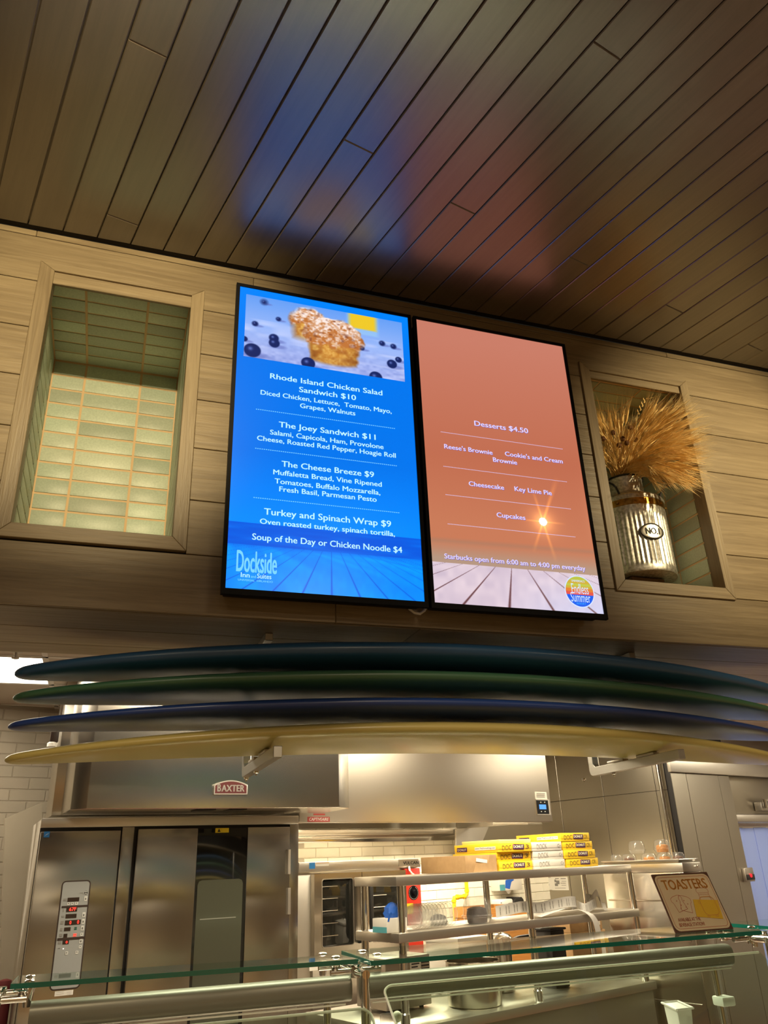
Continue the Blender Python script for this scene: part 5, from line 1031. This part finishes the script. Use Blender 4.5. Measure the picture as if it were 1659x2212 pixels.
# --- posters on the steel side wall
def sidebox(t, nm, m, x0, y0, x1, y1, d=.001, parent=None, off=.0045):
    p, q = KA(x0, y1, AR-off), KA(x1, y0, AR-off); return t.mb().box(AR-off-d, AR-off, q.y, p.y, min(p.z, q.z), max(p.z, q.z)).build(nm, m, parent or t.o)
for lab, x0, x1, y0, y1, k in (('white notice sheet with a black square, left of two on the steel wall', 1160, 1190, 1896, 1922, 0), ('white notice sheet with a line drawing, right of two on the steel wall', 1193, 1226, 1894, 1923, 1)):
    p = KA(x0, y1, AR-.005); t = Thing('notice', lab, 'notice', (AR-.006, p.y, p.z), TH, 'notices on the steel wall'); sh = sidebox(t, 'sheet', M_PAPER, x0, y0, x1, y1)
    if k == 0:
        for i in range(6): sidebox(t, 'print_line', M_LINES, x0+4, y0+3+2.2*i, x1-8+3*(i % 2), y0+4+2.2*i, .0004, sh, .0056)
        sidebox(t, 'black_square', M_INK, x1-9, y1-13, x1-4, y1-9, .0004, sh, .0056)
        for i in range(3): sidebox(t, 'print_line', M_LINES, x0+4, y1-7+2.2*i, x1-5, y1-6.2+2.2*i, .0004, sh, .0056)
    else:
        for (a_, b_, c_, d_) in ((6, 3, 14, 5), (5, 6, 8, 12), (9, 8, 15, 16), (6, 14, 12, 20), (18, 3, 29, 5), (20, 9, 30, 10), (18, 13, 29, 14.4), (20, 18, 30, 19), (6, 24, 29, 25)): sidebox(t, 'drawing_mark', M_LINES, x0+a_, y0+b_, x0+c_, y0+d_, .0004, sh, .0056)
# --- steel cabinet with tray of pastries
KC0 = 3.0; k0, k1 = 4.50, 4.692
cbn = Thing('steel_cabinet', 'narrow stainless cabinet before the column carrying the pastry tray', 'cabinet', ((k0+k1)/2, 3.3, 0), TH)
cbn.box('body', M_STEELV, k0+.006, k1-.006, KC0+.006, 3.6, .08, 1.487, .003); cbn.box('top', M_STEEL, k0, k1, KC0, 3.61, 1.488, 1.538, .004)
cbn.box('drawer_front', M_STEEL, k0+.008, k1-.008, KC0-.002, KC0+.006, 1.40, 1.480, .003); cbn.box('door', M_STEELV, k0+.008, k1-.008, KC0-.002, KC0+.006, .12, 1.392, .003)
for i, z in enumerate((.45, .80, 1.12, 1.33)): cbn.box('side_rib', M_STEELV, k0, k0+.006, KC0+.03, 3.58, z, z+.012, .002)
for c in (KC0+.05, 3.55): cbn.box('foot', M_STEELD, k0+.02, k1-.02, c-.02, c+.02, 0, .079, .002)
for a in (k0+.15,): cbn.mb().tube([(a, KC0-.002, 1.515), (a, KC0-.008, 1.515)], .006, 8).build('rivet', M_CHROME, cbn.o)
ty = Thing('sheet_tray', 'aluminium sheet tray of packed pastries on top of the steel cabinet', 'tray', ((k0+k1)/2, 3.3, 1.5385), TH)
tz = 1.545; b = ty.mb(); b.box(k0+.01, k1-.02, KC0+.03, 3.57, 1.5385, tz)
ty.mb().box(k0+.01, k1-.02, KC0+.03, 3.57, 1.5395, 1.5425).build('base', M_ALU, ty.o)
b = ty.mb(); X0, X1, Y0, Y1 = k0-.008, k1-.004, KC0+.01, 3.59
for (p, q, r, s_) in (((k0+.01, KC0+.03), (k1-.02, KC0+.03), (X1, Y0), (X0, Y0)), ((k1-.02, KC0+.03), (k1-.02, 3.57), (X1, Y1), (X1, Y0)), ((k1-.02, 3.57), (k0+.01, 3.57), (X0, Y1), (X1, Y1)), ((k0+.01, 3.57), (k0+.01, KC0+.03), (X0, Y0), (X0, Y1))):
    b.add([(*p, 1.5425), (*q, 1.5425), (*r, 1.557), (*s_, 1.557)], [(0, 1, 2, 3)])
b.build('rim_wall', M_ALU, ty.o)
b = ty.mb(); b.tube([(X0, Y0, 1.557), (X1, Y0, 1.557), (X1, Y1, 1.557), (X0, Y1, 1.557), (X0, Y0, 1.557)], .003, 6); b.build('rolled_edge', M_ALU, ty.o)
ps = [(1335, 3.53, 0, None, .030, 'empty clear shell at the far left end of the pastry tray'), (1361, 3.43, 0, M_BRN, .036, 'clear shell with brown cake, left on the pastry tray'), (1405, 3.28, 0, M_ORNG, .037, 'clear shell with orange cake near the middle of the pastry tray'), (1383, 3.36, 1, None, .040, 'empty upturned clear shell on the second level of the tray'),
      (1441, 3.165, 0, M_ORNG, .036, 'clear shell with orange cake right of the middle of the tray'), (1434, 3.17, 1, M_ORNG, .040, 'clear shell with orange cake stacked highest on the pastry tray'), (1466, 3.072, 0, M_BRN, .034, 'clear shell with brown cake at the near right end of the tray')]
zs_ = 1.543
for x, c, lv, m_, r, lab in ps:
    a = k0+.075; dome('pastry_container', lab, a, c, zs_+lv*.0545, r*1.2, .054 if lv == 0 else .075, m_, group='pastries on the tray', fh=.62)
# --- column fittings and the strip curtain doorway
p, q = KC(1606, 1905, CF), KC(1618, 1874, CF)
sw = Thing('wall_switch', 'small grey switch box with a red pilot lamp on the steel column', 'switch', ((p.x+q.x)/2, CF, p.z), TH); sw.box('box', M_STEELD, p.x, q.x, CF-.03, CF-.0002, p.z, q.z, .003); sw.box('rocker', M_BLACKP, p.x+.008, q.x-.004, CF-.036, CF-.03, p.z+.012, p.z+.05, .002)
sw.mb().lathe([(.013, 0), (.012, .0), (.004, .0)], (0, 0, 0), 8) if False else None
sw.mb().tube([((p.x+q.x)/2, CF-.03, q.z-.055), ((p.x+q.x)/2, CF-.042, q.z-.055)], .014, 12).build('pilot_lamp', mat('pilot_red', (.3, 0, 0), .3, emit=(1, .03, .05), es=.8), sw.o, smooth=True)
cu = Thing('strip_curtain', 'pale blue translucent strip curtain in the doorway at far right', 'curtain', (7.2, CF+.10, 0), TH)
cu.box('rail', M_WHITE, 6.36, 8.1, CF+.10, CF+.12, 1.755, 1.80, .003)
for i in range(9): cu.box('strip', M_STRIP, 6.35+.19*i, 6.55+.19*i, CF+.098+.004*(i % 2), CF+.100+.004*(i % 2), .03, 1.76, 0)
area('cold_room_lamp', KW(7.4, 5.2, 2.3), 1.0, .8, 170, (.72, .80, 1.), KR)
dc = Thing('door_closer', 'grey door closer arm above the strip curtain doorway', 'door hardware', (KC(1645, 1750, CF+.08).x, CF+.06, 1.88), TH); p = KC(1640, 1752, CF+.05); dc.box('body', M_STEELD, p.x, p.x+.35, CF+.02, CF+.085, p.z, p.z+.07, .006); dc.mb().tube([(p.x+.03, CF+.0, p.z+.09), (p.x+.03, CF+.0, p.z+.02)], .018, 10).build('pivot', M_CHROME, dc.o, smooth=True); dc.box('arm', M_STEELD, p.x+.03, p.x+.3, CF-.006, CF+.006, p.z+.075, p.z+.09, .002)

# ================================================================== SERVICE COUNTER AND SNEEZE GUARDS
sc = Thing('service_counter', 'stainless service counter below the glass sneeze guards', 'counter', (.8, 2.6, 0)); sc.box('top', M_STEEL, -1.6, 3.0, 2.2, 2.95, .86, .90, .004); sc.box('front', M_HALL if False else M_STEELD, -1.58, 2.98, 2.24, 2.93, .0, .859, .003)
def slab(t, nm, m, quad, z0, z1, parent=None):
    return t.mb().prism([(x, y, z0) for x, y in quad], [(x, y, z1) for x, y in quad]).build(nm, m, parent or t.o)
GT, GB = 1.350, 1.337
def cap(t, parent, x, y, cone=True):
    p = PZ(x, y, GT); t.mb().lathe([(.0135, 0), (.0135, .002), (.011, .0045), (.005, .006)], (p.x, p.y, GT), 16).build('standoff_cap', M_CHROME, parent, smooth=True)
    if cone: t.mb().lathe([(.009, -.045), (.010, -.042), (.016, -.004), (.016, 0)], (p.x, p.y, GB), 14).build('standoff', M_CHROME, parent, smooth=True)
    return p
def guard(lab, quad, caps, rods, gl, post):
    cxm = sum(q[0] for q in quad)/4; t = Thing('sneeze_guard', lab, 'sneeze guard', (cxm, 2.5, .90), group='sneeze guards on the counter')
    g = slab(t, 'glass_shelf', M_PANE, quad, GB, GT)
    (x0, y0), (x1, y1), (x2, y2), (x3, y3) = quad; e = .0025
    slab(t, 'green_edge', M_GEDGE, [(x0, y0-e), (x1, y1-e), (x1, y1), (x0, y0)], GB+.0005, GT-.0005, g); slab(t, 'green_edge', M_GEDGE, [(x0-e, y0), (x0, y0), (x3, y3), (x3-e, y3)], GB+.0005, GT-.0005, g)
    slab(t, 'green_edge', M_GEDGE, [(x1, y1), (x1+e, y1), (x2+e, y2), (x2, y2)], GB+.0005, GT-.0005, g)
    for x, y in caps: cap(t, g, x, y)
    return t
gL = guard('left glass sneeze guard over the counter, ending beside the middle post', [(-.173, 2.537), (.748, 2.491), (.739, 2.640), (-.169, 2.728)], ((66, 2110), (64, 2120), (697, 2061), (725, 2068)), 0, 0, 0)
gR = guard('right glass sneeze guard over the counter carrying the toaster sign', [(.769, 2.417), (2.128, 2.398), (2.128, 2.74), (.778, 2.755)], ((782, 2055), (814, 2062), (1623, 2004)), 0, 0, 0)
gX = guard('short glass sneeze guard at the far right edge of the counter', [(2.26, 2.44), (2.95, 2.44), (2.95, 2.75), (2.26, 2.75)], (), 0, 0, 0)
for t, x0, x1, yc, zc_ in ((gL, -.12, .735, 2.535, 1.2735), (gR, .775, 2.085, 2.535, 1.2715)):
    ring = [(yc+.036*math.copysign(abs(cos(a))**.75, cos(a)), zc_+.0335*math.copysign(abs(sin(a))**.75, sin(a))) for a in [2*pi*k/24 for k in range(24)]]
    t.mb().prism([(x0, y, z) for y, z in ring], [(x1, y, z) for y, z in ring]).build('light_bar', M_BAR, t.o, smooth=True)
    t.box('bar_glint', M_BRIGHT, x0+.02, x1-.02, yc-.036, yc-.024, zc_-.0375, zc_-.0335, .001)  # pale strip painting the reflection along the bar's lower edge
def front_glass(t, x0, x1, y0, z0, ln, rl, rr):
    dv = Vector((0, -.81, -.587)); nv_ = Vector((0, -.587, .81))*.009; pt = lambda x, s: Vector((x, y0, z0))+dv*s; R_ = .03
    out = []
    if rl: out += [pt(x0+R_-R_*cos(radians(10*i)), R_-R_*sin(radians(10*i))) for i in range(10)]
    else: out += [pt(x0, 0)]
    if rr: out += [pt(x1-R_+R_*sin(radians(10*i)), R_-R_*cos(radians(10*i))) for i in range(10)]
    else: out += [pt(x1, 0)]
    n_top = len(out); out += [pt(x1, ln), pt(x0, ln)]
    g = t.mb().prism(out[::-1], [p+nv_ for p in out][::-1]).build('front_glass', M_PANE, t.o)
    b = t.mb(); path = ([pt(x0, ln)] if rl else [])+out[:n_top]+([pt(x1, ln)] if rr else [])
    b.tube([p+nv_*.5 for p in path], .0036, 6); b.build('polished_rim', M_BRIGHT, g, smooth=True); return g
front_glass(gR, .792, 2.10, 2.40, 1.2845, .36, True, False); front_glass(gL, -.10, .752, 2.40, 1.236, .30, False, True)
# posts, rails and clamps
for t, X, Y in ((gL, -.205, 2.43), (gR, .746, 2.41), (gR, 2.17, 2.42)):
    t.mb().tube([(X, Y, .9005), (X, Y, 1.327)], .0128, 14).build('post', M_CHROME, t.o, smooth=True); t.mb().lathe([(.03, 0), (.03, .006), (.015, .012)], (X, Y, .9005), 16).build('post_flange', M_CHROME, t.o, smooth=True)
    t.mb().tube([(X, Y-.012, 1.3185), (X, Y+.05, 1.3185), (X, 2.66, 1.3185)], .0115, 14).build('arm', M_CHROME, t.o, smooth=True)
    for y in (2.50, 2.64): t.mb().tube([(X-.075, y, 1.3185), (X+.075, y, 1.3185)], .0085, 12).build('cross_rod', M_CHROME, t.o, smooth=True); t.mb().lathe([(.015, -.016), (.017, -.010), (.017, .010), (.015, .016)], (X, y, 1.3185), 14).build('clamp', M_CHROME, t.o, smooth=True)
    for y in (2.50, 2.64):
        for s_ in (-.062, .062): t.mb().lathe([(.007, 0), (.010, .006), (.0085, .010), (.013, GB-1.3225)], (X+s_, y, 1.322), 12).build('standoff', M_CHROME, t.o, smooth=True)
p0, p1 = PY(1543, 2095, 2.58), PY(1566, 2220, 2.58)
gR.mb().tube([(p0.x, 2.58, .9005), (p0.x, 2.58, 1.243)], .0105, 12).build('support_post', M_CHROME, gR.o, smooth=True); pz9 = PY(1558, 2164, 2.56); gR.box('glass_clamp', M_WHITE, p0.x-.016, p0.x+.036, 2.545, 2.60, pz9.z-.014, pz9.z+.014, .005)
p0 = PY(707, 2205, 2.58); gL.mb().tube([(p0.x, 2.58, .9005), (p0.x, 2.58, 1.2435)], .0115, 12).build('support_post', M_CHROME, gL.o, smooth=True)
# toaster sign on the right glass
M_CREAM = speckle('sign_cream', (.60, .48, .33), (.56, .44, .30), 8, .45); M_SIGNB = mat('sign_brown', (.075, .025, .012), .5); M_SRED = mat('sign_red', (.42, .12, .07), .5); M_SORG = mat('sign_orange', (.55, .24, .045), .5); M_STK = mat('yellow_note', (.62, .38, .02), .5)
tilt = math.atan2(.082, .176); SWD, SHT = .238, .196
sg = Thing('toaster_sign', 'cream sign reading TOASTERS with a yellow paper stuck on, standing on the glass', 'sign', (1.862, 2.495, GT+.0015)); sg.o.rotation_euler = (-tilt, 0, 0); Bz = Vector((0, 0, 0))
def sgm(): return MB()
r1 = rrect(0, SWD, 0, SHT, .018); r1o = r1
sgm().prism([(x, 0, z) for x, z in rrect(0, SWD, 0, SHT, .002)][::-1], [(x, .004, z) for x, z in rrect(0, SWD, 0, SHT, .002)][::-1]).build('plate', M_SIGNB, sg.o)
f_ = rrect(.004, SWD-.004, .004, SHT-.006, .020); face = sgm().add([(x, -.0006, z) for x, z in f_], [tuple(range(len(f_)))[::-1]]).build('printed_face', M_CREAM, sg.o)
def outline(pts, w, m, nm, y=-.0011, closed=True):
    b = MB(); n = len(pts)
    for i in range(n if closed else n-1):
        a = Vector(pts[i]); c = Vector(pts[(i+1) % n]); d = (c-a); d = d.normalized() if d.length > 1e-6 else Vector((1, 0)); nn = Vector((-d.y, d.x))*w*.5
        b.add([(a.x+nn.x, y, a.y+nn.y), (a.x-nn.x, y, a.y-nn.y), (c.x-nn.x, y, c.y-nn.y), (c.x+nn.x, y, c.y+nn.y)], [(0, 1, 2, 3)])
    return b.build(nm, m, face)
outline(rrect(.011, SWD-.011, .011, SHT-.013, .016), .0014, M_SRED, 'border_line')
text('sign_text', 'TOASTERS', M_SORG, face, .026, .214, .140, .034, -.0011, Bz, .035)
text('sign_text', 'AVAILABLE AT THE', M_SRED, face, .030, .122, .034, .0115, -.0011, Bz, .03); text('sign_text', 'BEVERAGE STATION!', M_SRED, face, .027, .130, .0175, .0115, -.0011, Bz, .03)
def toast(cx, cz, w, h, ang):
    pts = [(-.5, -.5), (.5, -.5), (.48, .1), (.58, .25), (.52, .45), (.25, .52), (-.25, .52), (-.52, .45), (-.58, .25), (-.48, .1)]; a = radians(ang); return [(cx+(x*w*cos(a)-z*h*sin(a)), cz+(x*w*sin(a)+z*h*cos(a))) for x, z in pts]
outline(toast(.062, .093, .042, .050, 14), .0014, M_SRED, 'toast_drawing'); outline(toast(.088, .090, .042, .052, -16), .0014, M_SRED, 'toast_drawing')
for x, z in ((.055, .10), (.066, .085), (.060, .075), (.085, .1), (.095, .088), (.083, .078)): outline([(x, z), (x+.004, z+.001), (x+.002, z+.004)], .001, M_SRED, 'crumb_mark')
outline(rrect(.150, .212, .048, .110, .016), .0018, M_SORG, 'toaster_drawing', -.0024); outline(toast(.180, .118, .044, .044, 0), .0014, M_SRED, 'toast_drawing'); outline([(.160, .124), (.20, .124)], .001, M_SRED, 'drawing_line', -.0011, False); outline([(.160, .118), (.20, .118)], .001, M_SRED, 'drawing_line', -.0011, False)
outline([(.142, .096), (.150, .096), (.150, .089), (.142, .089)], .0014, M_SORG, 'drawing_line', -.0024); outline([(.155, .047), (.165, .047), (.165, .042), (.155, .042)], .0014, M_SORG, 'drawing_line', -.0024); outline([(.19, .047), (.2, .047), (.2, .042), (.19, .042)], .0014, M_SORG, 'drawing_line', -.0024)
q = [(.110, .046), (.214, .033), (.226, .096), (.126, .103)]; MB().prism([(x, -.0020, z) for x, z in q], [(x, -.0012, z) for x, z in q]).build('yellow_paper', M_STK, sg.o)
# utensil holder and white bin on the counter
p = PY(840, 2200, 2.72); q = PY(858, 2196, 2.70)
uh = Thing('utensil_holder', 'clear utensil holder with a white ball topped server behind the glass', 'container', (p.x+.008, 2.72, .9005)); uh.mb().lathe([(.028, 0), (.03, .003), (.036, p.z-.9+.01), (.0345, p.z-.9+.01), (.028, .006)], uh.base, 20).build('holder', M_FILM, uh.o, smooth=True)
uh.mb().tube([uh.base+Vector((0, 0, .008)), (q.x-.002, 2.70, q.z)], .004, 8).build('handle', M_WHITE, uh.o); uh.mb().lathe([(.003, -.0155)]+[(.0155*cos(radians(t)), .0155*sin(radians(t))) for t in range(-70, 90, 20)]+[(.001, .0155)], (q.x, 2.70, q.z), 16).build('ball_knob', mat('ivory_plastic', (.62, .58, .46), .4), uh.o, smooth=True)
x0, x1 = PY(1462, 2180, 2.80).x, PY(1496, 2180, 2.80).x; zr = PY(1470, 2172, 2.80).z
wbn = Thing('white_bin', 'translucent white plastic bin behind the right front glass', 'bin', ((x0+x1)/2, 2.83, .9005))
b = wbn.mb(); b.prism([(x0+.012, 2.81, .9005), (x1-.012, 2.81, .9005), (x1-.012, 2.87, .9005), (x0+.012, 2.87, .9005)], [(x0, 2.80, zr-.012), (x1, 2.80, zr-.012), (x1, 2.88, zr), (x0, 2.88, zr)]); b.build('body', M_WHITE, wbn.o, bevel=.008)
wbn.mb().tube([(x0-.002, 2.798, zr-.012), (x1+.002, 2.798, zr-.012), (x1+.002, 2.882, zr), (x0-.002, 2.882, zr), (x0-.002, 2.798, zr-.012)], .004, 6).build('rim', M_WHITE, wbn.o, smooth=True)
